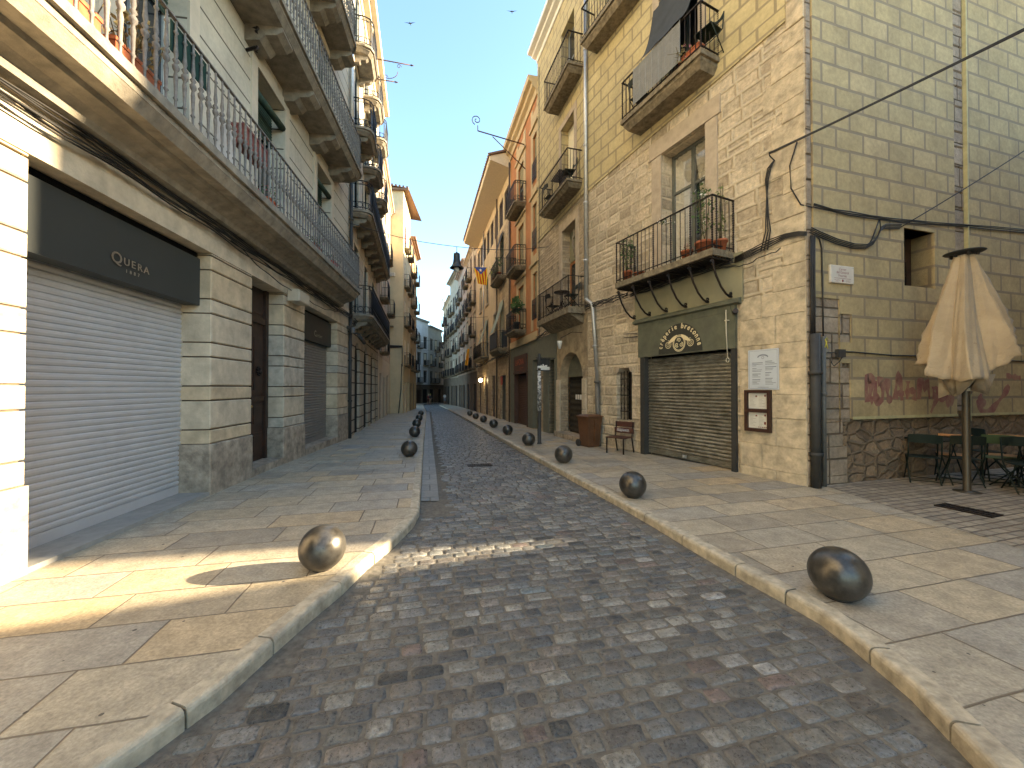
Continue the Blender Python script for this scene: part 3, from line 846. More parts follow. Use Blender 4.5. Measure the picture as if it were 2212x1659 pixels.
for i in range(9):
    a = i * math.pi / 4.5; mb.ball(L1.P(8.12 + math.cos(a) * .06, -.31, 2.0 + math.sin(a) * .08), .025, 6, 4)
mb.ball(L1.P(8.12, -.29, 1.98), .045, 8, 5); mb.build('door_knocker', IRON, d1)
mb = MB(L1); mb.box(7.19, 8.5, -.44, .03, -.1, .14); mb.build('door_step', STONE_P, b1)
# second shop
roll_shutter(L1, 9.6, 12.4, .12, 3.0, -.32, b1, plain('brown_grey_shutter', (.27, .25, .225), .5, .3, var=.08, scale=3, wear=.15), .075, .012, sharp=True)
mb = MB(L1); mb.box(9.64, 12.24, -.36, .03, -.25, .12); mb.build('shop_step', STONE_P, b1)
mb = MB(L1); mb.box(9.65, 12.6, -.30, -.18, 2.93, 3.66); fb = mb.build('fascia', plain('bronze_fascia_board', (.045, .043, .036), .6, .1, var=.08), b1)
mb = MB(L1)
for i, (ch, a, s_, r_) in enumerate((('C', 10.87, .23, -.15), ('a', 10.99, .15, -.1), ('r', 11.08, .15, -.1), ('t', 11.15, .15, -.1), ('i', 11.21, .15, -.1), ('e', 11.29, .15, -.1), ('r', 11.38, .15, -.1))):
    mb.text(ch, L1, a, 3.10, -.18, s_, .012, rot=r_ * .3)
mb.build('shop_lettering', LET, fb)
mb = MB(L1); mb.box(9.65, 12.24, -.3, -.25, 3.66, 3.738); mb.build('vent_slot', DARKIN, b1)
# alarm box
mb = MB(L1); mb.cbox(8.62, 9.22, 0.03, .28, 3.60, 3.86, .02); mb.build('alarm_box', plain('beige_box_plastic', (.52, .46, .35), .6, 0, var=.06), b1)
# windows
WS = plain('bluish_white_frame', (.38, .40, .37), .5)
for ci, (a, b) in enumerate(cols1):
    for li, (z0, z1) in enumerate(((4.72, 7.75), (8.45, 11.35), (11.9, 14.7))):
        if li == 2 and ci < 3: pass
        window(L1, a, b, z0, z1, b1, .26, WS, 2, (.72,), blind=(BLIND_G, .3 if li == 0 else .45))
        surround(L1, a, b, z0, z1, b1, .21, .035, TRIM_L, sill=False)
for (s, z) in ((7.5, 7.38), (10.55, 7.38)):       # tilted rolled blinds hanging out
    m_ = MB(L1); m_.tube([L1.P(s - .17, -.06, z - .05), L1.P(s + .95, -.02, z - .05)], .07, 8); m_.build('rolled_blind', BLIND_G, b1)
# balconies
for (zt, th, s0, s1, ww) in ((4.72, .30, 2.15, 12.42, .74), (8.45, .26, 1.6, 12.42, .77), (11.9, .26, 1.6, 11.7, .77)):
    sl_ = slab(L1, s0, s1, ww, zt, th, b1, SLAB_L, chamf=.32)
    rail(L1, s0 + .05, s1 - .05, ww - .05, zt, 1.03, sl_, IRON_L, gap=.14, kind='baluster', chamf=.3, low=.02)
    if zt > 5:
        for s in (2.6, 4.1, 5.6, 7.1, 8.6, 10.1, 11.55):
            if s < s1: corbel(L1, s, ww, zt - th, sl_, SLAB_L, .42, .3)
    else:
        m_ = MB(L1); m_.prism([(0, zt - th), (.46, zt - th), (.44, zt - th - .05), (.30, zt - th - .08), (.22, zt - th - .13), (.2, zt - th - .20), (.04, zt - th - .24), (0, zt - th - .24)], 2.45, 12.2)
        m_.build('cove_moulding', SLAB_L, sl_)
# downpipe at the party wall
pipe([L1.P(13.42, .10, 4.1), L1.P(13.42, .10, 9.3)], .055, b1, PIPEDK, clips=[L1.P(13.42, .1, z) for z in (5.5, 7.5, 9.2)])
pipe([L1.P(13.42, .10, 9.3), L1.P(13.42, .10, 16.8)], .06, b1, GALV, clips=[L1.P(13.42, .1, z) for z in (11, 13.6)])
pipe([L1.P(13.42, .08, -.15), L1.P(13.42, .08, 4.1)], .055, b1, PIPEDK, clips=[L1.P(13.42, .08, z) for z in (1.2, 2.6, 3.6)])

# ------------------------------------------------------------------ LEFT 2: arched ground floor, ornate balconies
L2 = Fr((-5.71, 13.5), (-.231, .973), (.973, .231))
b2 = thing('balcony_building', 'tall pale building with black ornate rounded balconies and arched doors beyond the drainpipe', 'building', L2.P(4.5, 0, 0))
PL2 = blocks('pale_scored_plaster', 1.2, .55, .018, [(.56, .50, .39), (.52, .46, .355)], (.22, .18, .13), .85, .006, soft=.006, grain=.12, wear=.35, half=0)
RUST2 = blocks('rusticated_stone', 3, .46, .035, [(.47, .40, .30), (.42, .36, .27)], (.07, .055, .04), .85, .02, soft=.012, grain=.18, wear=.35, half=0)
c2 = [(.65, 1.75), (3.35, 4.45), (6.05, 7.15)]
holes = [(a, b, zf, zf + 2.7, .12) for (a, b) in c2 for zf in (4.35, 8.05, 11.2, 14.25)]
wall(L2, 0.001, 9.2, 4.0, 17.3, holes, PL2, b2, 'upper_wall')
gh = [(1.1, 2.3, -.6, 3.45, .12), (3.5, 4.9, -.6, 3.5, .12), (5.9, 7.2, -.6, 3.5, .12), (8.0, 8.9, -.6, 3.2, .12)]
wall(L2, 0.001, 9.2, -1.5, 4.0, gh, RUST2, b2, 'ground_floor_wall')
for (a, b, z0, z1, d) in gh:                      # arch haunches
    mb = MB(L2); r = (b - a) / 2; cx = (a + b) / 2; zc = z1 - r
    for sgn in (-1, 1):
        pts = [(cx + sgn * r, z1)] + [(cx + sgn * r * math.cos(t * math.pi / 16), zc + r * math.sin(t * math.pi / 16)) for t in range(0, 9)]
        F0 = [L2.P(p[0], .004, p[1]) for p in pts]; F1 = [L2.P(p[0], -d, p[1]) for p in pts]
        mb.quad(F0, pts); mb.quad(F1, pts)
        for i in range(1, len(pts) - 1): mb.quad([F0[i], F0[i + 1], F1[i + 1], F1[i]])
    mb.build('arch', RUST2, b2)
    mb = MB(L2); mb.box(a, b, -.16, -.10, z0, z1); mb.box((a + b) / 2 - .02, (a + b) / 2 + .02, -.10, -.085, z0, zc)
    mb.build('street_door', plain('near_black_door', (.022, .022, .02), .88, 0, var=.2), b2)
    mb = MB(L2); mb.box(a - .04, a + .0, .002, .03, 1, 1.02)
shell(L2, .001, 9.2, 17.3, PL2, b2)
cornice(L2, 0, 9.2, 17.3, b2, TRIM_L, .6, .5)
for (a, b) in c2:
    for zf in (4.35, 8.05, 11.2, 14.25):
        louvre(L2, a, b, zf, zf + 2.7, b2, .05, FRAME_D if zf < 11 else plain('blue_grey_louvre', (.13, .16, .18), .6)); surround(L2, a, b, zf, zf + 2.7, b2, .14, .03, TRIM_L, sill=False)
for (zt, spans) in ((4.35, [(.35, 8.9)]), (8.05, [(.1, 8.9)]), (11.2, [(.35, 2.1), (2.95, 4.75), (5.75, 7.45)]), (14.25, [(.35, 2.1), (2.95, 4.75), (5.75, 7.45)])):
    for (a, b) in spans:
        sl_ = slab(L2, a, b, .72, zt, .24, b2, SLAB_L, chamf=.3)
        rl_ = rail(L2, a + .05, b - .05, .68, zt, 1.05, sl_, BLACKI, gap=.16, kind='ornate', chamf=.28)
        m_ = MB(L2); m_.box(a + .35, b - .35, .60, .606, zt + .05, zt + .98); m_.build('mesh_panel', plain('dark_mesh_panel', (.03, .03, .032), .7), sl_)
        q = a + .35
        while q < b: corbel(L2, q, .6, zt - .24, sl_, SLAB_L, .16, .3); q += 1.1

# ------------------------------------------------------------------ LEFT 3: low narrow house, LEFT 4: cream house whose bare side faces the street
def simple_house(name, label, fr, L, H, wm, cols, floors, parentless=None, depth=9, wall_z0=-3, bal=None, balm=BLACKI, shade=None, corn=.35, roofm=None, ground=None, trim=None, gx=0.0,
                 open_h=2.1, ow=1.0, fm=None, rec=.06, balw=.5, doorm=None, cornm=None, lou=(), rl_kind='bar', bext=.35, shutter=None):
    b = thing(name, label, 'building', fr.P(L / 2, 0, gx))
    holes = []
    for c_ in cols:
        for zf in floors: holes.append((c_ - ow / 2, c_ + ow / 2, zf, zf + open_h, rec))
    gf = floors[0] - .35
    gh = []
    if ground:
        for (a, c_, top) in ground: gh.append((a, c_, gx - 1, top, .12))
    wall(fr, 0.001, L, gf if ground is not None else wall_z0, H, holes, wm, b, 'upper_wall' if ground is not None else 'wall')
    if ground is not None:
        wall(fr, 0.001, L, wall_z0, gf, gh, trim or wm, b, 'ground_floor_wall', depth=.3)
        for i, (a, c_, top) in enumerate(ground):
            m_ = MB(fr)
            if i % 2 == 0:
                roll_shutter(fr, a, c_, gx - .3, top, -.08, b, doorm or plain('brown_shutter', (.075, .045, .03), .6, .2, var=.2, wear=.3), .09, .012)
            else:
                m_.box(a, c_, -.12, -.07, gx - .5, top); m_.box((a + c_) / 2 - .02, (a + c_) / 2 + .02, -.07, -.055, gx - .5, top)
                m_.build('street_door', WOOD_DK if i % 4 == 1 else GREYPAINT, b)
    shell(fr, 0.001, L, H, wm, b, depth, wall_z0)
    for i, c_ in enumerate(cols):
        for j, zf in enumerate(floors):
            if (i, j) in lou or (lou == 'all'): louvre(fr, c_ - ow / 2, c_ + ow / 2, zf, zf + open_h, b, rec * .5, shutter or fm or FRAME_D)
            else: window(fr, c_ - ow / 2, c_ + ow / 2, zf, zf + open_h, b, rec, fm or FRAME_D, 2, (.65,), blind=(shutter or CURTAIN, (.25, .55, .8)[(i + 2 * j) % 3]) if (i + j) % 2 else None)
            if trim: surround(fr, c_ - ow / 2, c_ + ow / 2, zf, zf + open_h, b, .13, .025, trim, sill=False)
    if bal:
        for (i, j) in bal:
            c_, zf = cols[i], floors[j]
            sl_ = slab(fr, c_ - ow / 2 - bext, c_ + ow / 2 + bext, balw, zf - .02, .16, b, BSLAB_R)
            rail(fr, c_ - ow / 2 - bext + .03, c_ + ow / 2 + bext - .03, balw - .03, zf - .02, .98, sl_, balm, gap=.12, kind=rl_kind, r=.009)
    if corn: cornice(fr, 0, L, H, b, cornm or wm, corn, .35)
    return b

PL3 = plain('pinkish_plaster', (.50, .40, .30), .88, var=.12, scale=1.5, wear=.4, bump=.003)
L3 = frame2((-7.83, 22.45), (-9.9, 31.2), False)
b3 = simple_house('narrow_house', 'narrow pinkish house squeezed between the ornate balcony building and the cream side wall', L3, L3.L, 15.6, PL3, [1.6, 4.2, 6.8], [3.9, 7.2, 10.4, 13.0], gx=-.35,
             ground=[(1.0, 2.2, 2.6), (3.6, 4.7, 2.4), (6.0, 7.4, 2.6)], trim=TRIM_L, bal=[(0, 0), (0, 1), (2, 1), (1, 2)], fm=FRAME_D)
CREAM4 = plain('cream_plaster', (.62, .51, .32), .88, var=.1, scale=.8, wear=.25, bump=.002)
b4 = thing('cream_house', 'cream house whose bare side wall faces down the street, boxed with cables', 'building', (-9.2, 31.3, -.4))
S4 = Fr((-12.8, 31.0), (1, .06), (.06, -1))
mb = MB(S4); mb.quad([S4.P(-3, 0, -3), S4.P(3.95, 0, -3), S4.P(3.95, 0, 17.9), S4.P(-3, 0, 19.0)], [(-3, -3), (3.95, -3), (3.95, 18), (-3, 19)]); mb.build('side_wall', CREAM4, b4)
L4 = frame2((-8.86, 31.24), (-9.55, 36.0), False)
OR4 = plain('ochre_plaster', (.50, .34, .17), .88, var=.15, scale=1.2, wear=.3)
fl4 = [3.6, 6.9, 10.1, 13.3]
wall(L4, 0, 4.81, -3, 17.9, [(a, a + .9, z, z + 2.1, .2) for a in (.9, 3.1) for z in fl4] + [(.7, 2.0, -1, 2.2, .3), (2.8, 4.1, -1, 2.2, .3)], CREAM4, b4, 'front_wall')
for a in (.9, 3.1):
    for i, z in enumerate(fl4):
        window(L4, a, a + .9, z, z + 2.1, b4, .05, FRAME_D, 2, (.6,), blind=(FLOW_R if (i == 3 and a < 1) else CURTAIN, .6))
    for i, z in enumerate(fl4):
        sl_ = slab(L4, a - .35, a + 1.2, .45, z - .02, .14, b4, BSLAB_R); rail(L4, a - .32, a + 1.17, .42, z - .02, 1.0, sl_, BLACKI, gap=.12)
for a in (.7, 2.8): m_ = MB(L4); m_.box(a, a + 1.3, -.3, -.25, -1.2, 2.2); m_.build('street_door', WOOD_DK, b4)
m_ = MB(S4); m_.quad([S4.P(-3, .25, 18.95), S4.P(4.4, .25, 17.85), S4.P(4.4, -6, 17.85), S4.P(-3, -6, 18.95)]); m_.box(-3, 4.4, .1, .26, 17.7, 17.86)
for i in range(24): m_.tube([S4.P(-2.6 + i * .3, .3, 19.0 - (.4 + i * .3) * .149), S4.P(-2.6 + i * .3, .0, 19.0 - (.4 + i * .3) * .149)], .09, 6)
m_.build('roof', ROOF, b4)
m_ = MB(S4); m_.box(1.8, 3.0, .02, .035, 2.2, 3.5); m_.build('wall_hatch', CREAM4, b4)
m_ = MB(S4); m_.cbox(2.9, 3.3, .0, .14, 10.7, 11.0, .02); m_.build('junction_box', TRIM_L, b4)
m_ = MB(S4); m_.prism([(0, 6.55), (.2, 6.55), (.26, 6.66), (0, 6.68)], 2.7, 3.2); m_.build('wall_bracket', SLAB_L, b4)
simple_house('ochre_house', 'ochre orange fronted house just past the cream side wall, balconies stacked up', frame2((-9.55, 36.0), (-10.55, 42.4), False), 6.48, 15.6, OR4, [1.3, 4.4], [3.4, 6.5, 9.6, 12.6], gx=-.6,
             ground=[(.6, 2.0, 2.1), (3.2, 4.4, 2.1)], bal=[(i, j) for i in (0, 1) for j in range(4)], roofm=ROOF, corn=.5, cornm=ROOF, trim=None, fm=WOOD_OR)
# far bend of the street, left side
WHT5 = plain('bluish_white_plaster', (.78, .79, .78), .85, var=.06, scale=1, wear=.25)
GR5 = plain('pale_grey_plaster', (.55, .55, .51), .85, var=.1, scale=1, wear=.3)
DKST = plain('dark_ground_floor_stone', (.17, .135, .10), .9, var=.25, scale=2, wear=.4)
far_left = [
    ((-16.6, 54), (-17.6, 64), 13.2, OR4, 'orange topped house set back behind the ochre one', 3),
    ((-17.6, 64), (-15.6, 71.5), 13.6, WHT5, 'bright white house with pale balconies at the bend of the street', 3),
    ((-15.6, 71.5), (-14.45, 79), 13.0, GR5, 'pale grey house with dark cornice and three small top windows at the bend', 3),
    ((-14.45, 79), (-12.4, 90), 10.6, WHT5, 'bluish white house furthest down the left side of the bend', 3)]
for i, (a, b, H, m, lab, nf) in enumerate(far_left):
    f = frame2(a, b, False)
    simple_house('town_house', lab, f, f.L, H, m, [f.L * .22, f.L * .55, f.L * .85], [2.6, 5.8, 8.8][:nf], gx=-1.1, ground=[(f.L * .12, f.L * .35, 1.4), (f.L * .45, f.L * .66, 1.3), (f.L * .74, f.L * .95, 1.4)],
                 trim=DKST if i else None, bal=[(0, 0), (0, 1), (1, 0), (2, 1), (1, 2)], corn=.5, cornm=GR5 if i != 3 else BLACKI, doorm=plain('near_black_shutter', (.025, .022, .02), .88))
f = frame2((-15, 96), (-2, 96), True); f = Fr((-17, 94), (1, 0), (0, -1))
simple_house('town_house', 'sand coloured block with a flat roof closing the view at the end of the street', f, 12, 12.5, plain('sand_plaster', (.60, .47, .30), .88, var=.08, scale=.6), [2, 5, 8, 10.5], [3.2, 6.2, 9.0],
             gx=-1.5, corn=.3)

# ------------------------------------------------------------------ RIGHT 1: creperie building on the corner
Cc = (4.95, 6.45)
R1 = Fr(Cc, (-.4226, .9063), (-.9063, -.4226)); LR1 = 6.113
RA = Fr(Cc, (.9613, .2756), (.2756, -.9613)); LRA = 18.0
r1 = thing('corner_building', 'old corner building of beige stone below and painted yellow blocks above, housing the creperie', 'building', (4.95, 6.45, 0))
ZR1 = 16.6
hA = (1.9, 3.12, 4.35, 7.32, .38); hB = (2.05, 3.15, 8.46, 11.1, .35); hC = (4.2, 5.2, 12.02, 14.4, .3); hB2 = (2.05, 3.15, 12.02, 14.4, .3)
hs = (4.17, 4.78, .76, 2.2, .42); hshop = (1.28, 3.76, -.5, 3.32, .3)
wall(R1, 0, LR1, -.8, 8.3, [hA, hs, hshop], FRONT_R, r1, 'stone_wall', keep=lambda s, z: not (s < 1.28 and z < 3.3) or True)
# bigger dressed blocks by the corner, proud of the wall
mb = MB(R1); rr = random.Random(8)
z = -.3; k = 0
while z < 3.30:
    h = (.47, .44, .5, .42)[k % 4]
    e = 1.16 + (.0 if z < 3 else 0)
    cuts = [0.0, .5 + .25 * (k % 2), e]
    for a, b in zip(cuts, cuts[1:]): mb.cbox(a + .002, b - .002, .0, .022 + rr.uniform(-.006, .006), z + .002, z + h - .002, .007)
    z += h; k += 1
mb.build('corner_stones', plain('dressed_corner_stone', (.56, .465, .32), .92, var=.3, scale=6, bump=.02, bscale=16, wear=.5), r1)
mb = MB(R1); k = 0
while z < ZR1 - .1:
    h = (.43, .36, .47)[k % 3]; e = (.29 if z > 7.9 else (.55, .36, .7)[k % 3])
    mb.cbox(.0, e, 0, .014 + rr.uniform(-.004, .006) + (.012 if z > 7.9 else 0), z + .004, min(z + h, ZR1) - .004, .012); z += h; k += 1
mb.build('quoin', plain('corner_quoin_stone', (.53, .44, .305), .92, var=.3, scale=7, bump=.02, bscale=14, wear=.45), r1)
def slopeR(mb):
    for i, v in enumerate(mb.v):
        if abs(v.z - 7.92) < 1e-4:
            s = (v - R1.o).dot(R1.u); v.z = 8.12 - .055 * s
wall(R1, .29, LR1, 7.92, ZR1, [hB, hC, hB2], RENDER_R, r1, 'painted_render', w_=.03, thick=.03, depth=.38, post=slopeR)
cornice(R1, 0, LR1, ZR1, r1, WHITE, .5, .4)
# window A
window(R1, 1.9, 3.12, 4.4, 7.32, r1, .34, FRAME_D, 2, (.68,), .07, CLEAR)
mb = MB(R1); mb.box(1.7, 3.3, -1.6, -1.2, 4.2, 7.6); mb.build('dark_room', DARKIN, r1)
def curtain(a0, a1, ztop, zb, gather, side, fr, w_):
    mb = MB(fr); mb.smooth = True; n = 26; m = 12; b = len(mb.v)
    for j in range(m + 1):
        t = j / m; z = ztop + (zb - ztop) * t
        pinch = gather * math.sin(min(1, t / .62) * math.pi / 2) if t < .62 else gather * (1 - (t - .62) * .5)
        for i in range(n + 1):
            q = i / n
            s = a0 + (a1 - a0) * q
            s = s + (side - s) * pinch * .8
            mb.v.append(fr.P(s, w_ + .025 * math.sin(q * 26), z))
    for j in range(m):
        for i in range(n): mb.face((b + j * (n + 1) + i, b + j * (n + 1) + i + 1, b + (j + 1) * (n + 1) + i + 1, b + (j + 1) * (n + 1) + i))
    return mb
curtain(1.97, 2.50, 7.25, 4.5, .4, 1.97, R1, -.40).build('curtain', CURTAIN, r1)
curtain(2.52, 3.06, 7.25, 4.5, .35, 3.06, R1, -.40).build('curtain', CURTAIN, r1)
mb = MB(R1)
mb.box(3.12, 3.42, -.001, .03, 4.35, 7.3).box(1.62, 1.9, -.001, .03, 4.35, 7.3).box(1.55, 3.5, -.001, .034, 7.32, 7.72)
mb.build('window_surround', PINK, r1)
# window B and C
window(R1, 2.05, 3.15, 8.46, 11.1, r1, .3, FRAME_D, 2, (), .07, DARKIN)
mb = MB(R1); mb.box(3.15, 3.35, .001, .05, 8.46, 11.1).box(1.85, 2.05, .001, .05, 8.46, 11.1).box(1.85, 3.35, .001, .055, 11.1, 11.3); mb.build('window_surround', PINK, r1)
for (a, b, z0, z1, d) in (hC, hB2):
    window(R1, a, b, z0, z1, r1, .25, FRAME_D, 2, (.6,), .06)
# small grilled window with shouldered arch
mb = MB(R1)
for sgn, e in ((1, 4.17), (-1, 4.78)):
    for (W_, H_) in ((.11, .13),):
        pts = [(e, 2.2), (e + sgn * W_, 2.2)] + [(e + sgn * W_ * math.cos(t * math.pi / 8), 2.2 - H_ * math.sin(t * math.pi / 8)) for t in range(1, 5)]
        F0 = [R1.P(p[0], .006, p[1]) for p in pts]; F1 = [R1.P(p[0], -.4, p[1]) for p in pts]; mb.quad(F0, pts); mb.quad(F1, pts)
        for i in range(1, len(pts) - 1): mb.quad([F0[i], F0[i + 1], F1[i + 1], F1[i]])
mb.build('shouldered_lintel', PINK, r1)
mb = MB(R1); mb.box(4.1, 4.85, -.5, -.42, .6, 2.3); mb.build('dark_window', DARKIN, r1)
gr = grille(R1, 4.22, 4.73, .78, 2.12, -.12, r1, IRON, .125, 3)
mb = MB(R1)
for s in (4.28, 4.41, 4.54, 4.67):
    for z in (1.05, 1.55):
        mb.tube([R1.P(s + .035 * math.sin(t * math.pi / 4), -.105, z + t * .05) for t in range(9)], .006, 4, cap=False)
mb.build('scrollwork', IRON, gr)
# shop front
mb = MB(R1); mb.box(1.08, 4.0, .02, .05, 3.34, 4.3); olp = mb.build('canopy_panel', OLIVE2, r1)
mb = MB(R1); mb.box(1.22, 3.86, .0, .075, 2.43, 3.32)
sf = mb.build('shop_fascia', OLIVE, r1)
mb = MB(R1); mb.prism([(.05, 3.28), (.15, 3.31), (.15, 3.36), (.05, 3.42)], 1.10, 3.98); mb.box(1.22, 3.86, .075, .085, 3.16, 3.19)
for i in range(9): mb.box(1.3 + i * .3, 1.316 + i * .3, .075, .083, 3.19, 3.29)
mb.build('fascia_moulding', OLIVE, sf)
mb = MB(R1)
for i in range(22): mb.ball(R1.P(1.3 + i * .118, .078, 2.47), .007, 5, 3)
for i in range(7):
    for s in (1.27, 3.81): mb.ball(R1.P(s, .078, 2.6 + i * .09), .007, 5, 3)
mb.build('rivet', OLIVE, sf)['kind'] = 'stuff'
mb = MB(R1)
cx, zb, rx, ry = 2.555, 2.452, .61, .665
pts = [R1.P(cx + rx * math.cos(t * math.pi / 32), .081, zb + ry * math.sin(t * math.pi / 32)) for t in range(33)]
mb.quad(pts); mb.build('sign_roundel', DARKSEM, sf)
mb = MB(R1)
word = 'crêperie bretonne'
n = len(word)
for i, ch in enumerate(word):
    if ch == ' ': continue
    th = R(169 - (169 - 11) * i / (n - 1))          # seen from the street the text runs from large s to small s
    a = cx - .50 * math.cos(th); z = zb + .05 + .50 * math.sin(th)
    rot = (th - math.pi / 2)
    for dx in (-.004, .004):
        mb.text(ch, R1, a + dx * 1.8, z, .083, .175, .004, mirror=True, rot=rot, sx=.8)
# triskele, rings and spirals
def ring(mb, c, z, r0, r1_, k=1.0):
    N = 28
    for i in range(N):
        a, b = 2 * math.pi * i / N, 2 * math.pi * (i + 1) / N
        mb.quad([R1.P(c + math.cos(q) * r * k, .0865, z + math.sin(q) * r) for q, r in ((a, r0), (b, r0), (b, r1_), (a, r1_))])
ring(mb, cx, zb + .215, .178, .192, .92); ring(mb, cx, zb + .215, .150, .168, .92)
def spiral(c, z, r, turns, w0, a0, dr=1):
    N = int(26 * turns); pr = None
    for i in range(N + 1):
        t = i / N; rr_ = r * (1 - t * .9); an = a0 + dr * t * turns * 2 * math.pi; ww = w0 * (1 - t * .45)
        P_ = (R1.P(c + math.cos(an) * rr_, .0865, z + math.sin(an) * rr_), R1.P(c + math.cos(an) * (rr_ - ww), .0865, z + math.sin(an) * (rr_ - ww)))
        if pr: mb.quad([pr[0], P_[0], P_[1], pr[1]])
        pr = P_
for k in range(3):
    an = math.pi / 2 + k * 2 * math.pi / 3
    spiral(cx + .07 * math.cos(an), zb + .215 + .07 * math.sin(an), .062, 1.7, .018, an - 1.9)
for sg in (-1, 1): spiral(cx + sg * .315, zb + .205, .105, 2.6, .014, math.pi / 2, sg)
for sg in (-1, 1):                                   # crescents between the rings
    N = 14; pr = None
    for i in range(N + 1):
        th = R(90 - sg * (8 + 46 * i / N)); o_ = .375 ; t = i / N
        P_ = (R1.P(cx + .385 * math.cos(th), .0865, zb + .415 * math.sin(th)), R1.P(cx + (.365 - .07 * math.sin(t * math.pi)) * math.cos(th), .0865, zb + (.395 - .07 * math.sin(t * math.pi)) * math.sin(th)))
        if pr: mb.quad([pr[0], P_[0], P_[1], pr[1]])
        pr = P_
mb.build('sign_lettering', CREAM, sf)
k = NT('corrugated_steel_shutter', .42, .75)
n1 = k.noise(k.obj((1, 1, 1)), 2.2, 6, .7); n2 = k.noise(k.obj((1, 1, 6)), 6, 5, .7)
cc = k.mix(k.rng(n1.outputs[0], .35, .65, 0, 1), (.20, .185, .145), (.44, .42, .345)); cc = k.mix(k.rng(n2.outputs[0], .45, .7, 0, .75), cc, (.07, .06, .045)); k.col(cc)
CORR = k.m
roll_shutter(R1, 1.32, 3.66, .02, 2.44, -.10, r1, CORR, .078, .022, lock=2.55)
for (a, b) in ((3.66, 3.80), (1.22, 1.32)): mb = MB(R1); mb.box(a, b, -.16, .06, -.1, 2.43); mb.build('shutter_rail', PIPEDK, r1)
mb = MB(R1); mb.box(1.28, 3.76, -.34, -.3, -.1, 3.3); mb.build('shop_interior', DARKIN, r1)
# awning crank rod hanging by the fascia
mb = MB(R1); mb.tube([R1.P(1.36, .14, 3.2), R1.P(1.35, .15, 2.75), R1.P(1.33, .14, 2.25)], .009, 6); mb.tube([R1.P(1.33 + .035 * math.cos(t), .14, 2.2 + .045 * math.sin(t)) for t in [i * .7 for i in range(10)]], .008, 5, cap=False)
mb.box(1.33, 1.38, .06, .16, 2.98, 3.0); mb.build('awning_crank', plain('white_crank', (.6, .55, .42), .6), r1)
mb = MB(R1); mb.tube([R1.P(1.2, .1, 3.12), R1.P(1.13, .18, 3.14)], .05, 8); mb.tube([R1.P(3.9, .06, 2.98), R1.P(4.3, .16, 2.99)], .012, 5); mb.tube([R1.P(3.9, .06, 3.06), R1.P(4.35, .12, 3.10)], .012, 5); mb.build('awning_bracket', IRON, r1)
# balcony A
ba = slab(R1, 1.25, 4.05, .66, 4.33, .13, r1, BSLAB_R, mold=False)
mb = MB(R1)
for i in range(7): mb.box(1.28, 4.02, .1 + i * .08, .12 + i * .08, 4.17, 4.2)
for s in (1.3, 1.82, 2.37, 2.92, 3.45, 3.98): mb.box(s - .02, s + .02, .0, .64, 4.15, 4.17)
mb.build('iron_joist', IRON, ba)
rail(R1, 1.28, 4.02, .63, 4.33, 1.04, ba, IRON, gap=.125, twist=4, r=.009)
def scroll_bracket(s, parent):
    mb = MB(R1)
    P_ = [(.60, 4.12), (.585, 4.02), (.50, 3.82), (.36, 3.62), (.22, 3.50), (.12, 3.46)]
    mb.tube([R1.P(s, w_, z) for w_, z in P_], .022, 6)
    for (cw, cz, r_, a0, d_) in ((.60, 4.07, .055, 0, 1), (.085, 3.50, .05, -1.4, -1)):
        mb.tube([R1.P(s, cw + math.cos(a0 + d_ * t * .55) * r_ * (1 - t * .055), cz + math.sin(a0 + d_ * t * .55) * r_ * (1 - t * .055)) for t in range(15)], .017, 5, cap=False)
    mb.box(s - .02, s + .02, .0, .12, 3.44, 3.47)
    mb.build('scroll_bracket', IRON, parent)
for s in (1.3, 1.82, 2.37, 2.92, 3.45, 3.98): scroll_bracket(s, ba)
# balcony B and C
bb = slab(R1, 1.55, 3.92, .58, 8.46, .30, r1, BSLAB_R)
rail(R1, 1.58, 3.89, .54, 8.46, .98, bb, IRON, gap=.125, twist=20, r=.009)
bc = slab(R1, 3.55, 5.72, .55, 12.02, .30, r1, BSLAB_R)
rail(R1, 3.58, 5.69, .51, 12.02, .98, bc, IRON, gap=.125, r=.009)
# awning cloth over the railing of balcony B
mb = MB(R1); mb.smooth = True; N = 16; b = 0
def cloth_pts(t):
    if t < .72: q = t / .72; return (.04 + .57 * q, 11.05 - 1.62 * q - .30 * math.sin(q * math.pi))
    return (.61 + .01, 9.43 - .0 * (t - .72))
rows = [cloth_pts(i / N * .72) for i in range(N + 1)]
for (w_, z) in rows:
    for j in range(9): mb.v.append(R1.P(2.0 + 1.3 * j / 8 + .02 * math.sin(z * 3), w_ + .012 * math.sin(j * 1.9 + z * 2), z))
for i in range(N):
    for j in range(8): mb.face((i * 9 + j, i * 9 + j + 1, (i + 1) * 9 + j + 1, (i + 1) * 9 + j))
tag(mb.build('awning', AWN_D), 'dark grey cloth awning hanging out over the yellow wall balcony rail', 'awning')
mb = MB(R1)
for i in range(33): mb.box(2.05, 3.45, .585, .593, 8.56 + i * .0262, 8.576 + i * .0262)
for i in range(8): mb.box(2.05 + i * .197, 2.062 + i * .197, .583, .597, 8.55, 9.44)
tag(mb.build('reed_screen', plain('grey_reed_slats', (.27, .275, .27), .7, 0, var=.12)), 'grey slatted blind tied to the outside of the upper balcony railing', 'screen')
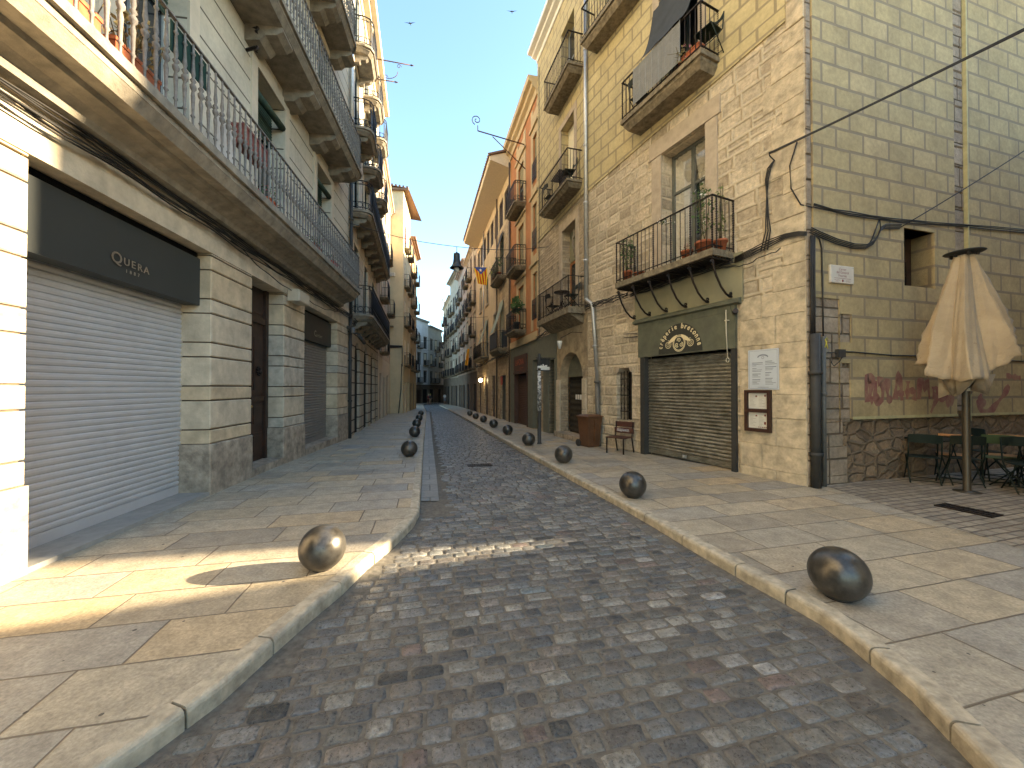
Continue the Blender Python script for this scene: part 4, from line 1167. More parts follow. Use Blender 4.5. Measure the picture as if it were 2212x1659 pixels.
# alley side
hw = (2.38, 3.0, 3.54, 4.6, .4)
wall(RA, 0, LRA, -.6, ZR1, [(2.36, 3.22, 3.54, 4.61, .32)], RUB, r1, 'rubble_wall')
def keepA(s, z):
    if 3.83 < s < 4.2: return False
    if z < 1.12: return False
    if s < .12: return False
    if z < 3.18 and s < .71: return False
    if z < 2.93 and s < 1.0 and (z > 2.44 or z < 2.08): return False
    return True
wall(RA, .12, LRA, 1.12, ZR1, [(2.36, 3.22, 3.54, 4.61, .36), (.12, .71, 1.12, 3.18, .03), (.71, 1.0, 2.44, 2.93, .03), (.71, .96, 1.12, 2.08, .03), (3.83, 4.2, 1.12, ZR1, .03)], RENDER_A, r1, 'painted_render', w_=.035, thick=.035, depth=.36)
mb = MB(RA); z = -.3; k = 0
while z < 3.2:
    h = (.44, .50, .42)[k % 3]; mb.cbox(0.002, (.98, 1.02, .80)[k % 3] if z > .2 else .9, 0, .014, z + .004, z + h - .004, .01); z += h; k += 1
while z < ZR1 - .1: h = .45; mb.cbox(.002, .112, 0, .014, z + .004, min(z + h, ZR1) - .004, .008); z += h
mb.build('quoin', QUOIN, r1)
mb = MB(RA); z = 1.2; k = 0
while z < ZR1 - .1:
    h = (.4, .3, .5)[k % 3]; mb.cbox(3.84, 4.15, 0, .02, z, z + h - .01, .02); z += h; k += 1
mb.build('stone_strip', QUOIN, r1)
mb = MB(RA); mb.box(4.16, 4.195, .0, .07, 1.0, ZR1); mb.box(1.0, 3.83, .035, .05, 1.10, 1.15); mb.box(4.2, LRA, .035, .05, 1.10, 1.15); mb.build('render_edge_bead', plain('yellow_edge_bead', (.46, .41, .22), .8), r1)
mb = MB(RA); mb.box(2.34, 3.24, -.36, -.32, 3.5, 4.64); wn_ = mb.build('small_window', WOOD_DK, r1)
grille(RA, 2.40, 2.98, 3.58, 4.12, -.28, wn_, IRON, .10, 1)
mb = MB(RA); mb.box(8.2, 9.2, -.2, .02, 4.9, 7.2); mb.build('side_window', DARKIN, r1)
mb = MB(RA); mb.box(7.2, 8.3, .0, .03, 0, 2.4); mb.build('alley_door', WOOD_DK, r1)
# graffiti scrawl
k = NT('red_spray_paint', .8); n1 = k.noise(k.obj(), 5, 6, .7)
k.col(k.mix(k.rng(n1.outputs[0], .35, .7, .15, .75), (.23, .05, .06), (.40, .28, .16))); GRAF = k.m
mb = MB(RA); rr = random.Random(4)
s = 1.33; i = 0
def stroke(pts, wdt):
    pr = None
    for q, (a, z) in enumerate(pts):
        t = q / (len(pts) - 1); ww = wdt * 1.35 * (.75 + .35 * math.sin(t * 9 + a * 7))
        a2, z2 = pts[min(q + 1, len(pts) - 1)]; a1, z1 = pts[max(q - 1, 0)]
        dx, dz = a2 - a1, z2 - z1; L = math.hypot(dx, dz) or 1
        P_ = (RA.P(a - dz / L * ww, .0375 + .0002 * i, z + dx / L * ww), RA.P(a + dz / L * ww, .0375 + .0002 * i, z - dx / L * ww))
        if pr: mb.quad([pr[0], P_[0], P_[1], pr[1]])
        pr = P_
for (pts, wd) in (
    ([(1.36, 1.40), (1.34, 1.62), (1.36, 1.84), (1.48, 1.80), (1.45, 1.62), (1.42, 1.48), (1.52, 1.42)], .07),
    ([(1.58, 1.78), (1.56, 1.55), (1.62, 1.40), (1.74, 1.42), (1.76, 1.62), (1.72, 1.78), (1.62, 1.76)], .06),
    ([(1.88, 1.82), (1.87, 1.6), (1.9, 1.45), (2.0, 1.42)], .055),
    ([(2.08, 1.44), (2.10, 1.66), (2.16, 1.90), (2.24, 1.66), (2.26, 1.42)], .055), ([(2.05, 1.56), (2.32, 1.55)], .05),
    ([(2.4, 1.44), (2.42, 1.78)], .05), ([(2.42, 1.62), (2.62, 1.58), (2.58, 1.42)], .05),
    ([(2.72, 1.44), (2.74, 1.78), (2.82, 1.82), (2.88, 1.62), (2.96, 1.8), (3.02, 1.44)], .05),
    ([(3.1, 1.62), (3.2, 1.66), (3.3, 1.55), (3.2, 1.42), (3.12, 1.3), (3.05, 1.18)], .055), ([(3.1, 1.52), (3.5, 1.48), (3.72, 1.38)], .085), ([(3.35, 1.62), (3.6, 1.3)], .06),
    ([(4.45, 1.42), (4.6, 1.18), (4.9, 1.2), (5.3, 1.5), (5.5, 1.7)], .06), ([(4.5, 1.5), (4.7, 1.3)], .06), ([(5.4, 1.9), (5.9, 1.86)], .05)):
    # densify
    P2 = []
    for (a, b) in zip(pts, pts[1:]):
        for q in range(5): P2.append((a[0] + (b[0] - a[0]) * q / 5, a[1] + (b[1] - a[1]) * q / 5))
    P2.append(pts[-1]); i += 1
    stroke(P2, wd)
mb.build('graffiti', GRAF, r1)
# back and roof
mb = MB(); p0 = R1.P(0, 0, ZR1 + .05); p1 = R1.P(LR1, 0, ZR1 + .05); p2 = R1.P(LR1, -11, ZR1 + .05); p3 = RA.P(LRA, 0, ZR1 + .05)
mb.quad([p0, p1, p2, p3]); Zd = Vector((0, 0, -ZR1 - 1))
for a, b in ((p1, p2), (p2, p3)): mb.quad([a, b, b + Zd, a + Zd])
mb.build('roof', ROOF, r1)
# pipes on the corner
pipe([RA.P(.06, .09, -.1), RA.P(.06, .09, 2.55)], .075, r1, PIPEDK, 'cable_conduit', [RA.P(.06, .09, z) for z in (.55, 1.9)])
pipe([RA.P(.29, .06, -.1), RA.P(.29, .06, 2.52)], .034, r1, plain('grey_conduit', (.13, .125, .11), .6, .2), 'cable_conduit', [RA.P(.29, .06, z) for z in (1.55,)])
# downspout between the two yellow fronts
pipe([R1.P(LR1 - .05, .10, ZR1), R1.P(LR1 - .05, .10, 4.42)], .062, r1, GALV, 'downspout', [R1.P(LR1 - .05, .1, z) for z in (5.6, 7.4, 9.2, 12.2)])
pipe([R1.P(LR1 - .05, .10, 4.43), R1.P(LR1 - .10, .11, 4.36), R1.P(LR1 - .42, .16, 4.18), R1.P(LR1 - .48, .17, 4.0), R1.P(LR1 - .62, .12, 1.85)], .055, r1, GALV, 'downspout', [R1.P(LR1 - .54, .14, 2.9)])
pipe([R1.P(LR1 - .62, .12, 1.85), R1.P(LR1 - .68, .12, -.2)], .07, r1, plain('grey_iron_pipe', (.14, .13, .11), .6, .3), 'downspout', [R1.P(LR1 - .62, .12, 1.83)])

# ------------------------------------------------------------------ RIGHT 2
R2 = Fr((2.37, 11.99), (-.2727, .9621), (-.9621, -.2727)); LR2 = 4.584
r2 = thing('yellow_block_house', 'yellow painted block house with a stone arched door and three iron balconies beyond the downspout', 'building', R2.P(2.3, 0, -.1))
ZR2 = 15.6
hD = (.84, 1.98, 4.2, 7.3, .35); hE = (.9, 2.0, 8.3, 11.0, .3); hF = (.9, 2.0, 12.0, 14.5, .3); hArch = (.36, 2.17, -.5, 2.87, .32); hG = (2.72, 3.3, -.5, 2.75, .25)
wall(R2, 0, LR2, -.8, 8.0, [hD, hArch, hG], FRONT_R2, r2, 'stone_wall')
wall(R2, 0, LR2, 7.86, ZR2, [hE, hF], RENDER_R, r2, 'painted_render', w_=.03, thick=.03, depth=.34)
wall(R2, .002, 2.45, 2.4, 4.05, [(.36, 2.17, 2.3, 2.87, .02)], ROUGHPL, r2, 'plaster_patch', w_=.018, thick=.018, depth=.01)
shell(R2, 0, LR2, ZR2, ROUGHPL, r2, 9)
cornice(R2, 0, LR2, ZR2, r2, WHITE, .5, .35)
mb = MB(R2); r_ = .905; cx = 1.265; zc = 2.87 - r_ * .93
for sgn in (-1, 1):
    pts = [(cx + sgn * r_, 2.87)] + [(cx + sgn * r_ * math.cos(t * math.pi / 20), zc + r_ * .93 * math.sin(t * math.pi / 20)) for t in range(0, 11)]
    F0 = [R2.P(p[0], .024, p[1]) for p in pts]; F1 = [R2.P(p[0], -.32, p[1]) for p in pts]; mb.quad(F0, pts); mb.quad(F1, pts)
    for i in range(1, len(pts) - 1): mb.quad([F0[i], F0[i + 1], F1[i + 1], F1[i]])
mb.build('arch', ROUGHPL, r2)
for (a, b) in ((2.17, 2.5), (.08, .36)):
    mb = MB(R2)
    for z in (-.1, .45, .95, 1.45): mb.cbox(a, b, 0, .05, z + .005, z + (.5 if z > 0 else .54), .02)
    mb.build('door_jamb', STONE_L, r2)
mb = MB(R2); mb.box(.36, 2.17, -.36, -.3, 2.05, 2.87); mb.build('fanlight_panel', GREYPAINT, r2)
mb = MB(R2); mb.box(.36, 2.17, -.45, -.38, .05, 2.05)
dg_ = mb.build('shop_interior', DARKIN, r2)
mb = MB(R2)
for i in range(30):
    for sg in (-1, 1):
        s0_ = .36 + i * .0603
        n_ = 10
        mb.tube([R2.P(s0_ + .03 * sg * (1 if q % 2 else 0) + .03, -.3, .08 + q * .197) for q in range(n_ + 1)], .006, 3, cap=False)
mb.build('rolling_grille', plain('brown_grille', (.10, .08, .055), .5, .5), r2)
mb = MB(R2); mb.box(.2, 2.35, -.3, .2, -.3, .07); mb.build('door_step', STONE_P, r2)
mb = MB(R2); mb.quad([R2.P(1.05 + a, -.295, z) for a, z in ((0, 1.25), (.16, 1.25), (.16, 1.42), (0, 1.42))]); mb.quad([R2.P(1.25 + a, -.295, z) for a, z in ((0, 1.25), (.12, 1.25), (.12, 1.42), (0, 1.42))]); mb.quad([R2.P(1.41 + a, -.295, z) for a, z in ((0, 1.25), (.12, 1.25), (.12, 1.42), (0, 1.42))])
mb.build('paper_notice', WHITE, r2)
wall(R2, 2.5, LR2, -.8, 3.75, [(2.72, 3.3, -.5, 2.75, .25), (3.9, 4.4, -.5, 2.9, .2)], GREYPAINT, r2, 'grey_shopfront', w_=.03, thick=.03, depth=.25)
mb = MB(R2); mb.box(2.72, 3.3, -.27, -.22, -.3, 2.75); mb.build('street_door', plain('dark_green_door', (.06, .07, .045), .5), r2)
mb = MB(R2); mb.box(3.9, 4.4, -.2, -.15, -.3, 2.9); mb.build('street_door', GREYPAINT, r2)
mb = MB(R2); mb.quad([R2.P(2.62, .25, 2.3), R2.P(2.62, .75, 2.3), R2.P(2.62, .75, 2.75), R2.P(2.62, .25, 2.75)]); mb.box(2.6, 2.64, .2, .8, 2.28, 2.3); mb.box(2.6, 2.64, .0, .8, 2.76, 2.78)
hs_ = mb.build('hanging_sign', plain('black_sign_board', (.02, .02, .02), .6), r2)
mb = MB(R2); mb.box(2.595, 2.645, .26, .74, 2.32, 2.44); rr = random.Random(9)
for i in range(7): mb.box(2.595, 2.645, .36 + i * .045, .40 + i * .045, 2.44, 2.47 + rr.random() * .08)
mb.build('skyline_emblem', WHITE, hs_)
window(R2, .84, 1.98, 4.2, 6.15, r2, .3, WOOD_OR, 2, (.3,), .07)
mb = MB(R2); mb.box(.84, 1.98, -.35, -.3, 6.2, 7.3); mb.build('tympanum', OLIVE2, r2)
mb = MB(R2); mb.tube([R2.P(1.35, -.18 + .06 * math.sin(t * .5), 7.05 - t * .1) for t in range(9)], .05, 7); mb.ball(R2.P(1.35, -.2, 6.25), .07, 8, 5); mb.ball(R2.P(1.35, -.2, 7.1), .09, 8, 5); mb.build('carved_scroll', SLAB_L, r2)
mb = MB(R2); mb.box(.6, .84, 0, .03, 4.2, 7.3).box(1.98, 2.25, 0, .03, 4.2, 7.3).box(.6, 2.25, 0, .035, 7.3, 7.6); mb.build('window_surround', PINK, r2)
for (a, b, z0, z1, d) in (hE, hF):
    window(R2, a, b, z0, z1, r2, .26, plain('blue_grey_frame', (.28, .30, .30), .6), 2, (.6,), .06, blind=(CURTAIN, .75) if z0 < 9 else None)
mb = MB(R2); mb.box(.7, .9, .0, .05, 8.3, 11.0).box(2.0, 2.2, .0, .05, 8.3, 11.0).box(.7, 2.2, .0, .055, 11.0, 11.2); mb.build('window_surround', PINK, r2)
for (a, b, z, ww, th) in ((.12, 3.0, 4.20, .62, .2), (.3, 2.92, 8.32, .57, .22), (.22, 2.42, 12.02, .57, .26)):
    s_ = slab(R2, a, b, ww, z, th, r2, BSLAB_R, mold=(z > 5)); rail(R2, a + .03, b - .03, ww - .03, z, .98, s_, IRON, gap=.11, twist=6 if z < 5 else 0, r=.009)
mb = MB(R2); mb.prism([(0, 4.0), (.5, 4.0), (.1, 3.75), (0, 3.7)], .25, 2.9); mb.build('balcony_corbel', BSLAB_R, r2)
pipe([R2.P(4.3, .06, 3.8), R2.P(4.3, .06, 15.2)], .012, r2, PIPEDK, 'cable_pipe', n=5)

# ------------------------------------------------------------------ RIGHT 3: orange house
R3 = Fr((1.12, 16.4), (-.2334, .9724), (-.9724, -.2334)); LR3 = 5.1
r3 = thing('orange_house', 'orange house with cream window bands and four rounded iron balconies above a brown shutter', 'building', R3.P(2.5, 0, -.2))
ORG = plain('orange_plaster', (.47, .205, .085), .88, 0, var=.14, scale=2, wear=.25)
CRM3 = plain('cream_window_band', (.55, .42, .24), .85, 0, var=.08, scale=2, wear=.2)
ZR3 = 14.3
fl3 = (4.45, 7.5, 10.55)
holes = [(2.3, 3.35, z, z + 2.25, .14) for z in fl3] + [(.12, .72, z + .25, z + 2.25, .14) for z in fl3]
wall(R3, 0, LR3, 3.8, ZR3, holes, ORG, r3, 'upper_wall')
wall(R3, 0, LR3, -1.2, 3.8, [(1.64, 4.2, -.6, 3.3, .25), (.1, .8, -.6, 2.9, .25)], GREYPAINT, r3, 'shopfront_wall')
shell(R3, 0, LR3, ZR3, ORG, r3, 9)
mb = MB(R3)
for (a0, a1, b0, b1) in ((1.95, 2.3, 3.35, 3.7), (-.0, .12, .72, 1.02)):
    mb.box(a0, a1, 0, .03, 4.2, 14.1); mb.box(b0, b1, 0, .03, 4.2, 14.1)
    for z in fl3: mb.box(a1, b0, 0, .03, z + 2.25, z + (3.04 if z < 10 else 3.3)); mb.box(a0 - .08, b1 + .08, .031, .1, z + 2.6, z + 2.72)
mb.box(0, LR3, .031, .07, 3.75, 4.1)
mb.build('window_band', CRM3, r3)
cornice(R3, 0, LR3, ZR3, r3, CRM3, .45, .75)
mb = MB(R3); mb.box(4.1, 4.7, -.9, -.3, ZR3 + .7, ZR3 + 1.9); mb.box(1.4, 2.1, -.9, -.3, ZR3 + .7, ZR3 + 1.9); mb.build('chimney', ORG, r3)
for z in fl3:
    window(R3, 2.3, 3.35, z, z + 2.25, r3, .09, FRAME_D, 2, (.5,), blind=(plain('beige_blind', (.34, .30, .19), .8), .9 if z < 8 else .4))
    window(R3, .12, .72, z + .25, z + 2.25, r3, .09, FRAME_D, 1, (.5,), blind=(plain('beige_blind', (.34, .30, .19), .8), .9))
    s_ = slab(R3, 1.85, 3.85, .6, z - .02, .2, r3, BSLAB_R, chamf=.14); rail(R3, 1.88, 3.82, .56, z - .02, .98, s_, BLACKI, gap=.13, kind='ornate', chamf=.12)
    grille(R3, .1, .75, z + .2, z + 1.1, .05, r3, BLACKI, .09, 2, name='juliet_railing')
mb = MB(R3); mb.box(1.7, 4.15, .0, .06, 2.45, 3.28)
sg_ = mb.build('shop_sign', plain('brown_sign_board', (.075, .03, .018), .55, 0, var=.15), r3)
mb = MB(R3); mb.text('LAFONA', R3, 2.95, 2.80, .06, .42, .01, mirror=True); mb.text('LAFONA', R3, 2.93, 2.80, .06, .42, .012, mirror=True); mb.build('sign_lettering', plain('orange_sign_letter', (.50, .11, .05), .6), sg_)
mb = MB(R3); mb.box(2.2, 2.9, .06, .065, 2.62, 2.66); mb.box(2.5, 3.6, .06, .065, 2.53, 2.55); mb.build('small_lettering', plain('dim_red_letter', (.25, .07, .04), .6), sg_)
BRN = plain('brown_roller_shutter', (.085, .04, .025), .55, .2, var=.2, wear=.25)
mb = MB(R3); mb.box(1.64, 4.2, .0, .09, 2.36, 2.45); mb.box(1.64, 1.75, -.2, .03, -.5, 2.36); mb.box(4.09, 4.2, -.2, .03, -.5, 2.36); mb.build('shutter_frame', BRN, r3)
roll_shutter(R3, 1.75, 4.09, -.4, 2.36, -.2, r3, BRN, .09, .02)
mb = MB(R3); mb.box(.1, .8, -.25, -.2, -.5, 2.9); mb.build('street_door', plain('dark_green_door', (.06, .07, .045), .5), r3)

# ------------------------------------------------------------------ RIGHT 4: cream and stone house under the wide eave
R4 = Fr(R3.P(5.1, 0, 0)[:2], (-.2334, .9724), (-.9724, -.2334)); LR4 = 12.75
r4 = thing('wide_eave_house', 'cream and stone house with a wide overhanging eave and a row of attic windows', 'building', R4.P(6, 0, -.3))
CR4 = plain('warm_cream_plaster', (.56, .44, .27), .88, 0, var=.1, scale=1.2, wear=.25)
ST4 = blocks('small_stone_wall', .34, .2, .02, [(.36, .27, .17), (.50, .39, .25), (.42, .32, .20)], (.50, .39, .25), .9, .02, dist=.06, jit=.4, soft=.02, grain=.3, wear=.3)
ZR4 = 13.9
open4 = [(1.7, 2.8, 4.0, 6.9), (1.7, 2.8, 8.25, 10.8), (4.2, 5.0, 4.0, 6.6), (4.2, 5.0, 8.6, 10.1), (7.2, 8.1, 4.0, 6.6), (7.2, 8.1, 7.9, 9.9), (10.2, 11.1, 4.0, 6.4), (10.2, 11.1, 7.9, 9.9)]
at4 = [(i * 1.55 + .5, i * 1.55 + 1.7, 11.6, 13.3) for i in range(8)]
wall(R4, 0.001, LR4, 3.4, ZR4, [(*o, .12) for o in open4 + at4], CR4, r4, 'upper_wall')
wall(R4, 0.001, LR4, -1.6, 3.4, [(1.3, 2.6, -1, 2.4, .14), (4.6, 5.7, -1, 2.5, .14), (7.3, 8.6, -1, 2.5, .14), (10.6, 11.8, -1, 2.4, .14)], ST4, r4, 'ground_floor_wall')
wall(R4, .002, 3.6, 3.4, 11.3, [(*o, .03) for o in open4[:2]], ST4, r4, 'stone_facing', w_=.03, thick=.03, depth=.03)
shell(R4, .001, LR4, ZR4, CR4, r4, 9)
for i, (a, b, z0, z1) in enumerate(open4): window(R4, a, b, z0, z1, r4, .07, FRAME_D, 2, (.6,), blind=((CURTAIN, AWN_G, BLIND_G)[i % 3], (.6, .35)[i % 2]))
for (a, b, z0, z1) in at4: window(R4, a, b, z0, z1, r4, .06, WOOD_DK, 3, ())
for (a, b, z0, z1) in open4[2:]: surround(R4, a, b, z0, z1, r4, .12, .03, PINK, sill=True)
for (a, b, t) in ((1.3, 2.6, 2.4), (4.6, 5.7, 2.5), (7.3, 8.6, 2.5), (10.6, 11.8, 2.4)):
    m_ = MB(R4); m_.box(a, b, -.14, -.09, -1, t); m_.build('street_door', WOOD_DK if a > 2 else plain('dark_grey_door', (.06, .065, .06), .5), r4)
mb = MB(R4); mb.prism([(0, ZR4), (1.15, ZR4 + .35), (1.2, ZR4 + .55), (0, ZR4 + .95)], 0, LR4); mb.build('eave', SOFFIT, r4)
mb = MB(R4); mb.prism([(1.25, ZR4 + .56), (1.25, ZR4 + .62), (-4, ZR4 + 2.4), (-4, ZR4 + 2.3)], -.1, LR4 + .1)
for i in range(50): mb.tube([R4.P(i * .255, 1.27, ZR4 + .62), R4.P(i * .255, .4, ZR4 + .93)], .075, 6)
mb.build('roof', ROOF, r4)
s_ = slab(R4, .95, 3.4, .55, 8.22, .22, r4, BSLAB_R); rail(R4, 1.0, 3.35, .51, 8.22, 1.0, s_, BLACKI, gap=.12)
s_ = slab(R4, .7, 3.6, .62, 3.95, .3, r4, BSLAB_R, chamf=.3); rail(R4, .75, 3.55, .58, 3.95, 1.0, s_, BLACKI, gap=.12, chamf=.28)
m_ = MB(R4); m_.box(.98, 3.3, .6, .61, 4.02, 4.9); m_.box(.73, .75, .02, .3, 4.02, 4.9); m_.build('balcony_screen', plain('dark_screen', (.03, .03, .03), .7), s_)
s_ = slab(R4, 6.9, 11.3, .6, 3.95, .2, r4, BSLAB_R); rail(R4, 6.95, 11.25, .56, 3.95, 1.0, s_, BLACKI, gap=.12)
pipe([R4.P(3.62, .08, -.8), R4.P(3.62, .08, ZR4)], .05, r4, plain('brown_pipe', (.10, .07, .05), .6))
pipe([R4.P(8.9, .08, 3.6), R4.P(8.9, .08, ZR4)], .05, r4, GALV)
pipe([R3.P(5.08, .08, -.5), R3.P(5.08, .08, 14.2)], .05, r3, plain('brown_pipe', (.10, .07, .05), .6))

# ------------------------------------------------------------------ RIGHT beyond
PK = plain('faded_pink_plaster', (.44, .32, .25), .88, 0, var=.12, scale=1.2, wear=.35)
PK2 = plain('faded_buff_plaster', (.46, .37, .26), .88, 0, var=.12, scale=1.2, wear=.35)
PK3 = plain('grey_buff_plaster', (.40, .35, .28), .88, 0, var=.12, scale=1.2, wear=.35)
rp = [(-3.036, 33.75), (-5.05, 42.2), (-7.05, 50.4), (-9.25, 57.4), (-12.1, 68.0), (-12.0, 84)]
spec = [(PK2, 14.9, 'buff house with a red and yellow banner on its balcony, beside the wide eave house', .35), (PK, 15.6, 'faded pink house with five rows of small balconies in mid street', .5),
        (PK3, 16.8, 'tall grey buff house with a projecting cornice before the bend', .6), (PK2, 15.2, 'plain buff house at the turn of the street on the right', .3), (PK3, 17, 'last grey house on the right, mostly hidden by the bend', .3)]  # last, hidden house heightened to keep the far left fronts in shade
for i, ((a, b), (m, H, lab, co)) in enumerate(zip(zip(rp, rp[1:]), spec)):
    f = frame2(a, b, True)
    fl = [3.5, 6.5, 9.5, 12.4]
    if H > 16: fl = [3.4, 6.4, 9.4, 12.2]
    fl = [q for q in fl if q + 2.1 < H]
    gq = -.018 * (a[1] - 8)
    cs = [f.L * .2, f.L * .52, f.L * .84] if f.L > 7 else [f.L * .28, f.L * .74]
    simple_house('town_house', lab, f, f.L, H, m, cs, fl, gx=gq, ground=[(f.L * .1, f.L * .3, 2.2 + gq * .3), (f.L * .38, f.L * .55, 2.2 + gq * .3), (f.L * .65, f.L * .85, 2.2 + gq * .3)],
                 trim=DKST, bal=[(p, q) for p in range(len(cs)) for q in range(len(fl)) if (p * 2 + q) % 5 != 3], corn=co, cornm=m, fm=FRAME_D if i % 2 else WOOD_DK, doorm=plain('near_black_shutter', (.025, .022, .02), .88))

# ------------------------------------------------------------------ unseen blocks added outside the frame to shade the crossing and shape the sun patch
sb = thing('unseen_shade_house', 'unseen house added right of the terrace, shaped to shade the foreground', 'building', (9, 0, 0))
b_ = math.radians(68); u_ = (math.sin(b_), math.cos(b_))
SB = Fr((5.5, 1.38), u_, (-u_[1], u_[0]))
mb = MB(SB)
for a0, a1, w0, w1, z1 in ((0, 26, -13, 0, 8.0),): mb.box(a0, a1, w0, w1, -1, z1)
mb.build('wall', CR4, sb)
mb = MB(SB); mb.prism([(.0, 8.0), (-6.5, 9.6), (-13, 8.0)], 0.0, 26); mb.build('roof', ROOF, sb)
for i in range(6): window(SB, 2 + i * 3.8, 3 + i * 3.8, 4, 6.2, sb, -.06, FRAME_D)
eb = thing('unseen_shade_block', 'unseen tall block added beyond the terrace to trim the sunlit patch', 'building', (28, 16, 0))
EB = Fr((24, 8.57), (math.sin(R(80)), math.cos(R(80))), (-math.cos(R(80)), math.sin(R(80))))  # added block; its long face follows the sun and bounds the lit patch
mb = MB(EB); mb.box(0, 9, 0, 7, -1, 22); mb.build('wall', CR4, eb)
# ================================================================== OBJECTS
# ------------------------------------------------------------------ ball bollards
k = NT('bronzed_ball_metal', .36, .7)
n1 = k.noise(k.obj(), 7, 6, .65); n2 = k.noise(k.obj(), 60, 4, .6)
k.col(k.mix(k.rng(n1.outputs[0], .35, .65, 0, 1), (.062, .057, .05), (.135, .125, .11)))
k.put(k.b.inputs['Roughness'], k.rng(n1.outputs[0], .3, .7, .26, .44)); k.bump(n2.outputs[0], .0010)
BALL = k.m
def bollard():
    o = thing('ball_bollard', '', 'bollard', (0, 0, 0), 'iron ball bollards along the kerbs')
    mb = MB(); r = .2; a0 = math.acos(.185 / .2)
    prof = [(max(.0005, math.sin(a) * r), .185 - math.cos(a) * r) for a in [a0 + (math.pi - a0) * i / 22 for i in range(23)]]
    mb.smooth = True; mb.lathe((0, 0, 0), prof, 40); mb.build('ball', BALL, o)
    mb = MB(); mb.lathe((0, 0, 0), [(.088, -.01), (.088, .004), (.075, .007)], 24); mb.build('base_ring', IRON, o)
    return o
BL = [(-1.735, 3.54, 'ball bollard on the left kerb corner, catching the sunlit patch'), (-2.52, 9.45, 'ball bollard on the left pavement, alone beside the start of the straight kerb'),
      (-3.50, 13.85, 'nearest ball of the tight row of four along the left kerb'), (-4.43, 17.9, 'second ball of the tight row of four along the left kerb'),
      (-5.33, 22.1, 'third ball of the tight row of four along the left kerb'), (-6.62, 28.0, 'smallest and farthest ball along the left kerb'),
      (2.575, 3.05, 'nearest and largest looking ball bollard, on the right pavement'), (1.828, 5.84, 'shiny ball bollard on the right kerb, second from the viewer'),
      (1.145, 8.57, 'ball bollard in front of the brown bin and bench'), (.497, 11.5, 'ball bollard just left of the stickered post'), (-.163, 14.55, 'right row ball standing before the brown roller shutter'),
      (-.845, 17.7, 'right row ball, fourth from the far end'), (-1.56, 21.05, 'right row ball, third from the far end'), (-2.26, 24.0, 'right row ball, second from the far end'), (-3.02, 27.6, 'farthest ball in the row on the right kerb')]
pb = bollard()
for i, (x, y, lab) in enumerate(BL):
    if i == 0: pb.location = (x, y, gz(y) + .002); pb['label'] = lab
    else: dup(pb, (x, y, gz(y) + .002), i * 1.3, lab)

# ------------------------------------------------------------------ brown wheeled bin
BINM = plain('brown_bin_plastic', (.11, .048, .02), .5, 0, var=.18, scale=6, bump=.002, wear=.25)
t = thing('wheeled_bin', 'brown plastic wheeled bin with closed lid standing against the stone wall', 'bin', (2.27, 11.25, gz(11.25)))
fb_ = Fr((2.27, 11.25), (.91, .42), (-.42, .91)); g_ = gz(11.25)
mb = MB(fb_)
def taper(mb, h0, h1, a0, b0, a1, b1, fr, wc=0):
    b = len(mb.v)
    for (a, w_, z) in ((a0, b0, h0), (a1, b1, h1)):
        for sx, sy in ((-1, -1), (1, -1), (1, 1), (-1, 1)): mb.v.append(fr.P(sx * a, wc + sy * w_, z))
    for i in range(4): j = (i + 1) % 4; mb.face((b + i, b + j, b + 4 + j, b + 4 + i))
    mb.face((b, b + 1, b + 2, b + 3)); mb.face((b + 4, b + 5, b + 6, b + 7))
taper(mb, g_ + .02, g_ + .86, .19, .20, .245, .265, fb_)
mb.box(-.25, .25, -.27, .27, g_ + .83, g_ + .865); mb.box(-.03, .03, -.29, -.2, g_ + .2, g_ + .8)
mb.build('body', BINM, t)
mb = MB(fb_); mb.box(-.27, .27, -.30, .29, g_ + .866, g_ + .895); taper(mb, g_ + .895, g_ + .935, .25, .27, .19, .20, fb_); mb.box(-.2, .2, .29, .33, g_ + .86, g_ + .885); mb.build('lid', BINM, t)
for sx in (-1, 1):
    mb = MB(); c_ = fb_.P(sx * .23, .25, g_ + .1); mb.tube([c_ - fb_.u * .025, c_ + fb_.u * .025], .1, 14); mb.build('wheel', PIPEDK, t)

# ------------------------------------------------------------------ single seat bench
t = thing('bench_seat', 'small brown slatted single seat with arms scrawled white on its back, by the grilled window', 'bench', (2.98, 10.45, gz(10.4)))
g_ = gz(10.4); cb_ = Vector((2.98, 10.45, 0)); fb_ = Fr((2.98, 10.45), (.80, .60), (-.60, .80))   # u along the seat, -n toward the street viewer
SW = plain('red_brown_slat', (.075, .026, .016), .45, 0, var=.2, scale=10)
fb_ = Fr((2.82, 10.06), (.70, -.714), (.714, .70))
mb = MB(fb_)
for i in range(4): mb.box(-.27, .27, -.26 + i * .115, -.16 + i * .115, g_ + .40, g_ + .425)
mb.build('seat', SW, t)
mb = MB(fb_)
mb.box(-.27, .27, .20, .222, g_ + .50, g_ + .64); mb.box(-.27, .27, .235, .257, g_ + .66, g_ + .80)
bk = mb.build('backrest', SW, t)
mb = MB(fb_); rr = random.Random(5)
for i in range(9): mb.tube([fb_.P(-.20 + i * .04, .197, g_ + .53 + rr.random() * .02), fb_.P(-.19 + i * .04, .197, g_ + .6 + rr.random() * .03), fb_.P(-.17 + i * .04, .197, g_ + .54)], .005, 4, cap=False)
mb.build('white_scrawl', WHITE, bk)
for sx in (-1, 1):
    for (w0, w1, z1) in ((-.25, -.24, .40), (.18, .25, .80)):
        mb = MB(); mb.tube([fb_.P(sx * .24, w0 + (.0 if w0 < 0 else .1), g_), fb_.P(sx * .24, w0, g_ + .38), fb_.P(sx * .24, w1, g_ + z1)], .02, 6); mb.build('leg', IRON, t)

